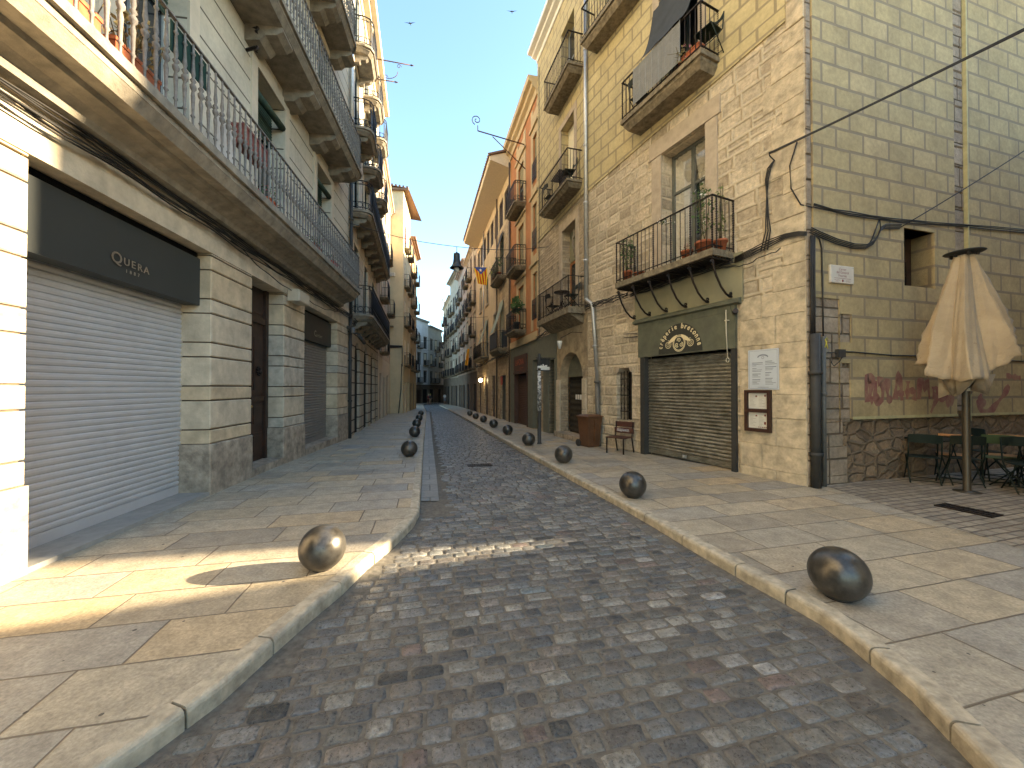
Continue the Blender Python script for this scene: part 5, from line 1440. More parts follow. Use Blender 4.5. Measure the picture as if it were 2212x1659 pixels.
# ------------------------------------------------------------------ stickered post
t = thing('signpost', 'slim dark post covered with torn stickers beside the right kerb', 'post', (.845, 11.9, gz(11.9)))
g_ = gz(11.9)
mb = MB(); mb.lathe((.845, 11.9, g_), [(.075, 0), (.075, .02), (.058, .03), (.058, .95), (.068, .97), (.068, 1.02)], 14); mb.build('post_foot', PIPEDK, t)
k = NT('torn_sticker_skin', .6); n1 = k.noise(k.obj(), 16, 5, .7); n3 = k.noise(k.obj(), 30, 3, .6)
k.col(k.mix(k.rng(n1.outputs[0], .48, .52, 0, 1), k.mix(k.rng(n3.outputs[0], .4, .6, 0, 1), (.35, .35, .34), (.60, .60, .58)), (.10, .10, .10)))
mb = MB(); mb.lathe((.845, 11.9, g_), [(.064, 1.02), (.064, 1.75), (.066, 1.76), (.066, 1.8), (.058, 1.82), (.052, 2.25)], 14); mb.build('sticker_sleeve', k.m, t)
mb = MB(); mb.lathe((.845, 11.9, g_), [(.047, 2.25), (.047, 2.74), (.03, 2.78)], 12); mb.build('post_top', PIPEDK, t)
mb = MB(); 
for z in (2.02, 2.33): mb.lathe((.845, 11.9, g_), [(.056, z), (.056, z + .07)], 12)
mb.build('white_sticker', WHITE, t)

# ------------------------------------------------------------------ menus and plaque
t = thing('menu_board', 'pale blue white menu board with two columns of print fixed on the stone corner', 'menu board', R1.P(.7, .04, 1.62))
mb = MB(R1); mb.box(.43, .98, .03, .045, 1.62, 2.36); mb.build('panel', plain('pale_menu_panel', (.52, .56, .60), .5, 0, var=.03), t)
INK = plain('grey_print', (.20, .22, .26), .7)
mb = MB(R1); rr = random.Random(2)
for (a0, z0, n_) in ((.90, 2.11, 16), (.66, 2.13, 17)):
    for i in range(n_):
        if i in (3, 7, 11): continue
        L = rr.uniform(.07, .2); mb.box(a0 - L, a0, .045, .047, z0 - i * .026, z0 - i * .026 + (.009 if i not in (0, 4, 8, 12) else .013))
mb.box(.60, .80, .045, .047, 1.66, 1.668)
for (a, b, c, d) in ((.45, .96, 2.335, 2.339), (.45, .96, 1.64, 1.644), (.45, .454, 1.64, 2.339), (.956, .96, 1.64, 2.339)): mb.box(a, b, .045, .047, c, d)
pr = None
for i in range(15):
    th = math.pi * i / 14; P_ = (R1.P(.705 + .10 * math.cos(th), .047, 2.215 + .055 * math.sin(th)), R1.P(.705 + .08 * math.cos(th), .047, 2.21 + .035 * math.sin(th)))
    if pr: mb.quad([pr[0], P_[0], P_[1], pr[1]])
    pr = P_
for i in range(16):
    a, b = i * math.pi / 8, (i + 1) * math.pi / 8; mb.quad([R1.P(.705 + q * math.cos(x), .047, 2.21 + q * math.sin(x)) for x, q in ((a, .026), (b, .026), (b, .018), (a, .018))])
mb.build('print', INK, t)
t = thing('menu_case', 'dark brown wooden menu case holding two white menu sheets, below the pale board', 'menu case', R1.P(.78, .05, .84))
CASE = plain('dark_case_wood', (.05, .02, .012), .45, 0, var=.2)
mb = MB(R1); mb.box(.55, 1.02, .035, .06, .84, 1.61); 
for (a, b, c, d) in ((.55, .60, .84, 1.61), (.97, 1.02, .84, 1.61), (.60, .97, .84, .90), (.60, .97, 1.20, 1.26), (.60, .97, 1.56, 1.61)): mb.box(a, b, .06, .11, c, d)
mb.build('case_frame', CASE, t)
for (z0, z1) in ((.90, 1.20), (1.26, 1.56)):
    mb = MB(R1); mb.box(.61, .96, .06, .066, z0 + .005, z1 - .005); sh = mb.build('menu_sheet', plain('white_menu_paper', (.62, .60, .53), .6, 0, var=.03), t)
    mb = MB(R1); rr = random.Random(int(z0 * 10))
    for c_ in (.93, .77):
        for i in range(9): L = rr.uniform(.05, .12); mb.box(c_ - L, c_, .066, .068, z1 - .05 - i * .025, z1 - .042 - i * .025)
    mb.build('print', plain('pale_print', (.42, .40, .35), .7), sh)
    mb = MB(R1); mb.box(.64, .67, .066, .069, z1 - .07, z1 - .035); mb.box(.80, .83, .066, .069, z1 - .08, z1 - .05)
    if z0 < 1:
        for i in range(5): mb.box(.63 + i * .032, .65 + i * .032, .066, .069, z0 + .02, z0 + .035)
        mb.box(.64, .675, .066, .069, .98, 1.03)
    mb.build('small_pictures', plain('maroon_print', (.18, .05, .04), .6), sh)
t = thing('street_sign', 'square white street name plaque on the painted block side wall', 'street sign', RA.P(.73, .05, 3.44))
mb = MB(RA); mb.cbox(.46, 1.01, .036, .07, 3.445, 3.75, .008); mb.build('plaque', plain('white_marble_plaque', (.60, .55, .47), .45, 0, var=.06), t)
MAR = plain('maroon_letter', (.25, .05, .05), .6)
mb = MB(RA)
for i, s_ in enumerate(('Carrer', 'del General', 'Fournàs')): mb.text(s_, RA, .735, 3.665 - i * .055, .07, .062, .002)
mb.box(.54, .93, .07, .072, 3.525, 3.53)
mb.text('Nom popular', RA, .60, 3.49, .07, .024, .002); mb.text('Ajuntament', RA, .87, 3.49, .07, .024, .002); mb.text('de Girona', RA, .87, 3.468, .07, .024, .002); mb.text('Força', RA, .60, 3.468, .07, .024, .002)
mb.ball(RA.P(.735, .071, 3.49), .018, 8, 4, (1, .3, 1.3))
mb.build('plaque_lettering', MAR, t)
mb = MB(RA)
for (a, z) in ((.485, 3.47), (.985, 3.47), (.485, 3.725), (.985, 3.725)): mb.ball(RA.P(a, .072, z), .008, 6, 4)
mb.build('screw', GALV, t)
mb = MB(RA); z0 = 2.30
mb.tube([RA.P(.275, .098, 2.33), RA.P(.31, .1, 2.42), RA.P(.33, .1, 2.47), RA.P(.30, .1, 2.49), RA.P(.28, .1, 2.46), RA.P(.31, .1, 2.38), RA.P(.34, .098, 2.31)], .008, 5)
tag(mb.build('ribbon', plain('yellow_ribbon', (.60, .50, .06), .6)), 'small yellow ribbon loop tied to the thin conduit on the corner', 'ribbon')
t = thing('floodlight', 'small black square floodlight on an arm low on the side wall', 'lamp', RA.P(.55, .1, 2.2))
mb = MB(RA); mb.box(.50, .66, .10, .16, 2.17, 2.30); mb.build('lamp_head', PIPEDK, t)
mb = MB(RA); mb.tube([RA.P(.40, .04, 2.25), RA.P(.5, .12, 2.24)], .012, 5); mb.tube([RA.P(.66, .12, 2.2), RA.P(.60, .1, 2.1), RA.P(.5, .08, 2.02), RA.P(.47, .06, 2.08), RA.P(.5, .06, 2.16)], .008, 5); mb.build('bracket', PIPEDK, t)

# ------------------------------------------------------------------ cables
def cable(paths, label, name='cable_bundle', r=.0105, m=None, n=5, cat='cable'):
    mb = MB()
    for p in paths: mb.tube(p, r, n)
    return tag(mb.build(name, m or CABLE), label, cat)
def wavy(fr, a0, z0, a1, z1, w_, n=30, amp=.02, seed=0, sag=0):
    rr = random.Random(seed); f1, f2 = rr.uniform(2, 5), rr.uniform(6, 11); p1, p2 = rr.uniform(0, 6), rr.uniform(0, 6)
    return [fr.P(a0 + (a1 - a0) * i / n, w_ + .012 * math.sin(f2 * i / n * 3 + p1), z0 + (z1 - z0) * i / n - 4 * sag * (i / n) * (1 - i / n) + amp * math.sin(f1 * i / n * 4 + p1) + amp * .6 * math.sin(f2 * i / n * 5 + p2)) for i in range(n + 1)]
cable([wavy(L1, 1.2, 4.03 + j * .021, 13.4, 4.03 + j * .017, .10 + .012 * (j % 4), 60, .026, j) for j in range(9)] + [wavy(L1, 6.3, 4.05, 12.0, 4.0, .12, 40, .02, 9, .22)], 'thick black bundle of cables strung under the long left balcony', r=.010)
rr_ = [wavy(R1, LR1 - .1, 4.06 + j * .02, 4.1, 4.05 + j * .022, .17 + .015 * (j % 3), 24, .02, j + 20) for j in range(7)]
rr2 = [wavy(R1, 4.1, 4.05 + j * .02, 1.2, 4.10 + j * .02, .12 + .012 * (j % 3), 24, .012, j + 30) for j in range(5)]
rr3 = [[R1.P(1.2, .1, 4.1 + .02 * j), R1.P(.9, .07, 4.14 + .025 * j), R1.P(.6, .06, 4.2 + .02 * j + .03 * (j % 2)), R1.P(.3, .06, 4.27 + .014 * j), R1.P(.08, .07, 4.24 + .012 * j), R1.P(-.04, .06, 4.2 + .01 * j)] for j in range(6)]
cable(rr_ + rr2 + rr3 + [wavy(R1, 1.7, 4.15, .35, 4.12, .09, 16, .02, 50, .12)], 'black cable bundle wrapping the stone corner building below the flower balcony')
cable([wavy(R2, .1, 4.0 + j * .02, 4.5, 3.72 + j * .03, .1 + .01 * j, 24, .03, j + 60) for j in range(4)], 'black cables running under the table balcony to the orange house')
mb_paths = [[R1.P(.47 + .01 * j, .06, 5.72), R1.P(.53 + .015 * j, .06 + .02 * j, 5.62), R1.P(.58 + .02 * j, .05 + .01 * j, 5.45), R1.P(.605 - .004 * j, .05 + .01 * j, 5.15), R1.P(.585 + .022 * j, .05, 4.8), R1.P(.55 + .03 * j, .05 + .02 * j, 4.5), R1.P(.60 + .06 * j, .06, 4.16)] for j in range(3)]
e_ = Vector((9.0, 2.80, 6.9))
mb_paths += [[R1.P(.47, .05, 5.72), R1.P(.46, .2, 5.76)] + ogee(R1.P(.44, .26, 5.77 + .012 * j), e_ + Vector((0, 0, .06 * j)), 30, .04 + .02 * j) for j in range(3)]
mb_paths += [[R1.P(.1, .05, 5.85), R1.P(.22, .05, 5.5), R1.P(.2, .05, 5.1), R1.P(.05, .05, 4.75), RA.P(.08, .05, 4.68)]]
cable(mb_paths, 'thick black cable slanting up from the corner to the upper side wall', 'overhead_cable', r=.011)
def apts(l, w_=.06): return [RA.P(a, w_, z) for a, z in l]
import itertools
def aq(px, py):                # measured spots on the side wall, as distance along it and height
    return (px, py)
A1 = [(.08, 4.68), (.5, 4.66), (.9, 4.66), (1.4, 4.65), (2.0, 4.68), (2.6, 4.70), (3.2, 4.75), (4.0, 4.80), (5.0, 4.86), (6.2, 4.93), (8.0, 5.0)]
A2 = [(.0, 4.25), (.2, 4.2), (.6, 4.12), (1.0, 4.08), (1.3, 4.10), (1.5, 4.2), (1.62, 4.34), (1.68, 4.46), (1.8, 4.52), (2.2, 4.56)]
cable([apts([(a, z + .02 * j + .012 * math.sin(a * 5 + j)) for a, z in A1], .06 + .01 * j) for j in range(3)], 'black cable draped level across the painted side wall')
cable([apts([(a, z + .022 * j) for a, z in A2], .06 + .01 * j) for j in range(4)] + [ogee(RA.P(2.2, .07, 4.58), Vector((14.2, 7.7, 9.2)), 20, .15)] + [apts([(1.68, 4.66), (1.5, 4.3), (1.35, 4.12)], .05), apts([(1.7, 4.66), (1.72, 4.5), (1.66, 4.4)], .05)],
      'black cable sagging from the corner then rising past the small window')
cable([apts([(.04 + .022 * j, 4.2), (.03 + .022 * j, 3.6), (.04 + .02 * j, 3.0), (.03 + .02 * j, 2.5)], .05 + .01 * (j % 2)) for j in range(5)] + [apts([(.12, 4.22), (.22, 4.16), (.27, 4.0), (.28, 3.2), (.29, 2.5)], .06)], 'bunch of black cables dropping down the corner into the conduits', r=.013)
cable([apts([(.68, 2.27), (1.0, 2.275), (2.0, 2.24), (3.0, 2.25), (4.5, 2.22), (7, 2.2)], .05)], 'thin black cable running level behind the umbrella', r=.012)
cable([wavy(L2, 0.05, 3.98 + j * .03, 9.0, 3.85 + j * .03, .10 + .02 * j, 40, .04, j + 80) for j in range(4)], 'tangled black cables under the ornate balconies on the left', r=.018)
cable([[S4.P(1.2 + 0, -.0 + .06, 6.2 - .02 * j) , S4.P(1.6, .06, 5.2 + .05 * j), S4.P(2.2, .06, 4.95 + .05 * j), S4.P(3.0, .06, 4.9 + .06 * j), S4.P(3.9, .06, 4.95 + .04 * j), S4.P(3.9, .06, 3.4)] for j in range(4)]
      + [[S4.P(3.86, .06, 3.6), S4.P(3.8, .06, 1.5), S4.P(3.62, .06, -.4)]], 'black cables crossing the bare cream side wall', r=.04)
cable([wavy(R4, 0, 3.6 + j * .03, 12.5, 3.4 + j * .03, .1 + .02 * j, 40, .05, j + 90) for j in range(4)], 'black cables under the balconies of the wide eave house', r=.022)

# ------------------------------------------------------------------ hanging bell lamps on span wires
def bell_lamp(lab, at):
    o = thing('hanging_lamp', lab, 'street lamp', at, 'bell lamps hung over the street')
    at = Vector(at)
    mb = MB(); mb.lathe(at, [(.006, .22), (.035, .215), (.04, .17), (.115, .16), (.12, .10), (.125, -.05), (.145, -.20), (.19, -.31), (.255, -.37), (.26, -.39), (.24, -.385), (.17, -.32), (.12, -.2), (.08, 0)], 20)
    mb.build('lamp_shade', plain('dark_verdigris_metal', (.05, .06, .065), .5, .3, var=.2), o)
    mb = MB(); mb.ball(at + Vector((0, 0, -.44)), .105, 14, 8); mb.build('glass_globe', plain('milky_glass', (.60, .62, .58), .25, 0, var=.03), o)
    mb = MB(); mb.tube([at + Vector((0, 0, .2)), at + Vector((0, 0, .42))], .012, 5); mb.build('hook', IRON, o)
    return o
LP = [((-2.06, 14.3, 6.50), 'nearest and largest bell lamp, hanging in front of the pink house', (L1.P(13.35, .05, 7.35), R2.P(3.23, .05, 7.2)), 'span wire holding the nearest bell lamp'),
      ((-4.72, 27.0, 6.42), 'second bell lamp down the street', (Vector((-9.15, 28.1, 6.9)), R4.P(7.2, .05, 6.9)), 'span wire holding the second bell lamp'),
      ((-6.9, 37.5, 5.90), 'third bell lamp, tucked just below the second one', (Vector((-9.8, 37.0, 6.4)), Vector((-3.9, 37.8, 6.4))), 'span wire holding the third bell lamp'),
      ((-8.85, 44.5, 5.60), 'farthest and leftmost bell lamp', (Vector((-13, 44.5, 6.1)), Vector((-5.65, 44.5, 6.1))), 'span wire holding the farthest bell lamp')]
for at, lab, (a, b), wl in LP:
    bell_lamp(lab, at)
    at = Vector(at); mid = at + Vector((0, 0, .42))
    P_ = [a + (mid - a) * i / 6 - Vector((0, 0, .12 * math.sin(math.pi * i / 6))) for i in range(7)] + [mid + (b - mid) * i / 6 - Vector((0, 0, .12 * math.sin(math.pi * i / 6))) for i in range(1, 7)]
    cable([P_], wl, 'span_wire', r=.011, cat='wire')

# ------------------------------------------------------------------ small wall lamps, cameras, brackets
t = thing('wall_lamp', 'small spot lamp on a rod above the arched stone door', 'lamp', R2.P(1.2, .3, 3.2))
mb = MB(R2); mb.tube([R2.P(.35, .02, 3.42), R2.P(.4, .35, 3.44), R2.P(1.35, .35, 3.36)], .012, 5); mb.build('rod', IRON, t)
mb = MB(); mb.lathe(R2.P(1.42, .35, 3.0), [(.04, 0), (.085, .2), (.09, .27), (.0, .28)], 10); mb.build('lamp_head', WHITE, t)
for (s, w_, z, lab) in ((13.25, .25, 3.62, 'round security camera above the second grey shutter'),):
    t = thing('security_camera', lab, 'camera', L1.P(s, w_, z))
    mb = MB(L1); mb.box(s - .05, s + .05, .02, .22, z + .06, z + .14); mb.build('bracket', PIPEDK, t)
    mb = MB(); mb.lathe(L1.P(s, .22, z - .1), [(.05, 0), (.07, .03), (.07, .16), (.05, .2)], 12); mb.build('housing', plain('grey_camera_shell', (.12, .12, .12), .5), t)
t = thing('security_camera', 'bullet shaped camera under the ornate balcony next to the drainpipe', 'camera', L2.P(.5, .4, 3.3))
mb = MB(L2); mb.tube([L2.P(.45, .02, 3.7), L2.P(.45, .3, 3.55)], .03, 6); mb.build('bracket', PIPEDK, t)
mb = MB(L2); mb.tube([L2.P(.3, .25, 3.55), L2.P(.62, .42, 3.3)], .07, 8); mb.build('housing', PIPEDK, t)
t = thing('sign_bracket', 'curled iron bracket with two spear tipped bars high on the left roofline', 'bracket', L2.P(4.4, .4, 16.2))
mb = MB()
p = L2.P(2.6, .1, 16.35)
def spear(a, b): 
    mb.tube([a, b], .022, 5); mb.tube([b, b + (b - a).normalized() * .14], .04, 6, r2=.002)
q1, q2 = L2.P(2.6, .4, 15.6), L2.P(2.6, 2.0, 15.6); spear(q1, q2); q3, q4 = L2.P(2.6, .4, 14.75), L2.P(2.6, 1.35, 14.75); spear(q3, q4)
mb.tube([L2.P(2.6, 1.0 + .45 * math.sin(x), 14.85 + .7 * (1 - math.cos(x)) / 1.0 * .5) for x in [i * .2 for i in range(9)]], .014, 5)
for (cw, cz) in ((.95, 14.9), (1.5, 15.45)): mb.tube([L2.P(2.6, cw + math.cos(i * .6) * .1 * (1 - i * .06), cz + math.sin(i * .6) * .1 * (1 - i * .06)) for i in range(13)], .012, 5)
mb.build('iron_bars', plain('rusty_iron', (.10, .05, .035), .7, .3), t)
t = thing('sign_bracket', 'spiral topped iron bracket leaning out from the orange house roofline', 'bracket', R3.P(2.2, .4, 12))
mb = MB(); A_ = R3.P(1.9, .05, 13.25); Bq = R3.P(2.1, 2.3, 13.7); mb.tube([A_, Bq], .028, 5); mb.tube([R3.P(1.9, .05, 12.1), R3.P(2.05, 1.6, 13.5)], .022, 5)
mb.tube([Bq + R3.n * (.05 + .24 * (1 - i * .05) * math.cos(-1.2 + i * .55)) + Vector((0, 0, .5 + .24 * (1 - i * .05) * math.sin(-1.2 + i * .55))) for i in range(17)], .02, 5); mb.tube([Bq, Bq + Vector((0, 0, .25))], .02, 5)
mb.build('iron_bars', plain('rusty_iron', (.10, .05, .035), .7, .3), t)
t = thing('hook_bracket', 'dark double hook iron fitting beside the shaded first floor window, top left', 'bracket', L1.P(6.9, .1, 7.4))
mb = MB(); 
for dz in (0, .35): mb.tube([L1.P(6.95, .0, 7.75 + dz), L1.P(6.9, .2, 7.78 + dz), L1.P(6.8, .26, 7.7 + dz), L1.P(6.8, .24, 7.62 + dz)], .03, 6)
mb.build('iron_hook', IRON, t)
# antennas on the roofs
def antenna(at, h, lab, bars=5):
    mb = MB(); at = Vector(at); mb.tube([at, at + Vector((0, 0, h))], .02, 4)
    for i in range(bars): z = h - .1 - i * .12; mb.tube([at + Vector((-.35 + i * .04, 0, z)), at + Vector((.35 - i * .04, .1, z))], .012, 4)
    tag(mb.build('tv_antenna', GALV), lab, 'antenna', 'antennas on the roofs')
antenna(R3.P(.6, -.6, ZR3 + .7), 2.2, 'tall mast antenna on the roof of the orange house')
antenna(R3.P(4.9, -.4, ZR3 + .7), 1.6, 'thin antenna by the far chimney of the orange house', 3)
antenna(L3.P(5.0, -.2, 15.4), 1.6, 'twiggy antenna poking over the narrow left house')
antenna(R4.P(12.0, -1.0, ZR4 + 1), 2.4, 'antenna above the far end of the wide eave', 4)

# ------------------------------------------------------------------ flags
def flagc(name, P00, P10, P11, P01, lab, star=False):
    """hanging flag between four corners, with its bands and emblem as parts"""
    P00, P10, P11, P01 = map(Vector, (P00, P10, P11, P01))
    o = thing(name, lab, 'flag', tuple(P00))
    nn = (P10 - P00).cross(P01 - P00).normalized()
    def S_(u, v): 
        p = P00 * (1 - u) * (1 - v) + P10 * u * (1 - v) + P11 * u * v + P01 * (1 - u) * v
        return p + nn * .05 * math.sin(u * 8 + v * 3) * v
    Y = plain('flag_yellow', (.72, .48, .03), .8, 0, var=.03); RD = plain('flag_red', (.52, .06, .02), .8, 0, var=.03); BLU = plain('flag_blue', (.05, .09, .30), .8, 0, var=.03)
    for k_, m_ in (('yellow_band', Y), ('red_band', RD)):
        mb = MB(); mb.smooth = True
        for i in range(9):
            if (i % 2 == 0) != (k_ == 'yellow_band'): continue
            u0, u1 = i / 9, (i + 1) / 9
            for j in range(12): mb.quad([S_(u0, j / 12), S_(u1, j / 12), S_(u1, (j + 1) / 12), S_(u0, (j + 1) / 12)])
        mb.build(k_, m_, o)
    if star:
        mb = MB(); E = nn * .012
        for j in range(8):
            v0, v1 = j / 8 * .42, (j + 1) / 8 * .42
            h0, h1 = .5 * (1 - j / 8), .5 * (1 - (j + 1) / 8)
            mb.quad([S_(.5 - h0, v0) + E, S_(.5 + h0, v0) + E, S_(.5 + h1, v1) + E, S_(.5 - h1, v1) + E]); mb.quad([S_(.5 - h0, v0) - E, S_(.5 + h0, v0) - E, S_(.5 + h1, v1) - E, S_(.5 - h1, v1) - E])
        mb.build('blue_triangle', BLU, o)
        mb = MB()
        for sgn in (1, -1):
            pts = []
            for i in range(10):
                r_ = .17 if i % 2 == 0 else .07; a = math.pi / 2 + i * math.pi / 5
                pts.append(S_(.5 + r_ * math.cos(a) * .75, .17 - r_ * math.sin(a) * .55) + E * (1.8 * sgn))
            mb.quad(pts)
        mb.build('white_star', WHITE, o)
R3q = lambda s, w_, z: R4.P(s, w_, z)
flagc('flag', (-2.55, 25.5, 9.69), (-1.62, 25.0, 9.5), (-1.60, 25.0, 8.33), (-2.27, 25.4, 8.55), 'striped yellow and red flag with a white star on blue, hung from a balcony', star=True)
flagc('banner', (-4.05, 34.9, 5.2), (-3.85, 34.9, 5.2), (-4.0, 34.9, 3.7), (-4.3, 34.9, 3.7), 'narrow yellow and red striped banner hanging from a far balcony')

# ------------------------------------------------------------------ birds
def bird(at, lab):
    mb = MB(); at = Vector(at); mb.tube([at + Vector((-.02, -.22, 0)), at + Vector((0, 0, .02)), at + Vector((.02, .25, 0))], [.005, .06, .01], 6)
    for sg in (-1, 1): mb.quad([at + Vector((0, .08, .01)), at + Vector((sg * .3, .05, .10)), at + Vector((sg * .62, -.12, .02)), at + Vector((sg * .25, -.08, .04)), at + Vector((0, -.08, .01))])
    tag(mb.build('bird', plain('dark_feather', (.03, .03, .03), .8)), lab, 'bird', 'birds gliding over the street')
bird((-10.7, 40, 39.9), 'bird gliding left of the middle of the sky'); bird((0, 44, 45.1), 'bird higher up and near the top edge of the sky')

# ------------------------------------------------------------------ drains
def grate(fr, a0, a1, w0, w1, z, n, lab, across=True):
    mb = MB(fr); mb.box(a0, a1, w0, w0 + .02, z - .02, z); mb.box(a0, a1, w1 - .02, w1, z - .02, z); mb.box(a0, a0 + .02, w0, w1, z - .02, z); mb.box(a1 - .02, a1, w0, w1, z - .02, z)
    for i in range(1, n): x = a0 + (a1 - a0) * i / n; mb.box(x - .011, x + .011, w0, w1, z - .02, z - .001)
    mb.box(a0, a1, (w0 + w1) / 2 - .01, (w0 + w1) / 2 + .01, z - .02, z - .0015)
    t = thing('drain_grate', lab, 'drain', fr.P((a0 + a1) / 2, (w0 + w1) / 2, z)); mb.build('grating', IRON, t)
    mb = MB(fr); mb.quad([fr.P(a0, w0, z - .019), fr.P(a1, w0, z - .019), fr.P(a1, w1, z - .019), fr.P(a0, w1, z - .019)]); mb.build('pit', DARKIN, t)
FG = Fr((-.75, 8.75), (math.cos(R(13)), math.sin(R(13))), (-math.sin(R(13)), math.cos(R(13))))
grate(FG, -.26, .30, -.09, .16, gz(8.8) - .088, 11, 'iron drain grate let into the cobbles mid street')
FG2 = Fr((6.11, 5.18), (.33, -.94), (.94, .33))
grate(FG2, -.27, .27, -.14, .14, .022, 12, 'iron drain grate in the terrace paving by the umbrella')

# ------------------------------------------------------------------ closed umbrella
ux0, uy0 = 7.22, 6.12
t = thing('parasol', 'closed beige cloth parasol on a dark pole over the cafe chairs', 'umbrella', (ux0, uy0, 0))
mb = MB(); mb.lathe((ux0, uy0, 0), [(.16, 0), (.16, .012), (.052, .02), (.047, .04), (.047, 2.0), (.04, 3.6)], 16); mb.build('pole', plain('bronze_pole_metal', (.085, .07, .05), .4, .5, var=.15), t)
mb = MB(); mb.lathe((ux0, uy0, 3.80), [(.02, -.2), (.03, -.01), (.22, .0), (.235, .012), (.22, .022), (.03, .06)], 28)
for i in range(6):
    a = i * math.pi / 3; mb.box(ux0 + .14 * math.cos(a) - .02, ux0 + .14 * math.cos(a) + .02, uy0 + .14 * math.sin(a) - .01, uy0 + .14 * math.sin(a) + .01, 3.74, 3.80, fr=WORLD)
mb.build('crown_cap', PIPEDK, t)
k = NT('beige_canvas', .9); n1 = k.noise(k.obj(), 2.5, 6, .65); n2 = k.noise(k.obj(), 90, 3, .6); n3 = k.noise(k.obj((1, 1, 1.4)), 9, 3, .5)
c_ = k.mix(k.rng(n1.outputs[0], .35, .7, 0, 1), (.46, .365, .24), (.36, .28, .18)); c_ = k.mix(k.rng(n3.outputs[0], .68, .74, 0, .6), c_, (.22, .14, .07)); k.col(c_); k.bump(k.M('ADD', k.M('MULTIPLY', n2.outputs[0], .06), n1.outputs[0]), .05)
k.b.inputs['Sheen Weight'].default_value = .2
CANV = k.m
mb = MB(); mb.smooth = True; NA, NV = 192, 40
def hemz(a):
    d = (a - R(220) + math.pi) % (2 * math.pi) - math.pi; q = abs(d)
    h = 1.74 + .36 * min(1, max(0, (q - .55) / .75)) - .10 * max(0, math.cos((q - 1.35) * 3)) * (q > .85)
    return h + .05 * abs(math.sin(a * 4 + .5)) + (.28 * max(0, math.cos((d - 1.9) * 2.2)) if d > 0 else 0)
def fold(a):      # sharp-edged gathered folds, uneven round the pole
    x = a * 7 + 1.3 * math.sin(a * 2 + 1); f = (x / (2 * math.pi)) % 1
    return 1 - abs(2 * f - 1) ** .65
for j in range(NV + 1):
    v = j / NV
    for i in range(NA):
        a = 2 * math.pi * i / NA
        z = 3.76 + (hemz(a) - 3.76) * v
        base = .135 + .50 * v ** 1.0 + .04 * math.sin(v * 5 + 2 * a) * v
        amp = (.06 + .42 * v)
        r_ = base * (.78 + .04 * math.sin(a * 2 + .6)) + amp * (fold(a + .10 * v * math.sin(v * 4)) - .55) * .62 + .012 * math.sin(a * 23 + v * 6) * v
        mb.v.append(Vector((ux0 + r_ * math.cos(a) * 1.06, uy0 + r_ * math.sin(a) * .92, z)))
for j in range(NV):
    for i in range(NA):
        i2 = (i + 1) % NA; mb.face((j * NA + i, j * NA + i2, (j + 1) * NA + i2, (j + 1) * NA + i))
cn = mb.build('canopy', CANV, t)
sm = cn.modifiers.new('cloth_thickness', 'SOLIDIFY'); sm.thickness = .006
mb = MB(); mb.smooth = True
for i in range(7):      # hanging corners drawn in to the strap
    a = i * 2 * math.pi / 7 + .3; rr = random.Random(i)
    o_ = Vector((ux0, uy0, 0)); d_ = Vector((math.cos(a), math.sin(a), 0)); s_ = Vector((-d_.y, d_.x, 0))
    p0, p1 = o_ + d_ * .27 + s_ * .13 + Vector((0, 0, 1.86)), o_ + d_ * .27 - s_ * .13 + Vector((0, 0, 1.86))
    tip = o_ + d_ * (.16 + rr.random() * .12) + s_ * rr.uniform(-.12, .12) + Vector((0, 0, 1.47 + rr.random() * .14)); kn = o_ + d_ * .05 + Vector((0, 0, 1.62))
    mb.quad([p0, p1, tip]); mb.quad([p0, tip, kn]); mb.quad([p1, tip, kn])
fl_ = mb.build('hanging_corner', CANV, t); fl_.modifiers.new('cloth_thickness', 'SOLIDIFY').thickness = .005
mb = MB(); mb.lathe((ux0, uy0, 1.60), [(.06, 0), (.065, .03), (.05, .05)], 12); mb.build('strap', plain('pale_strap', (.5, .42, .3), .8), t)

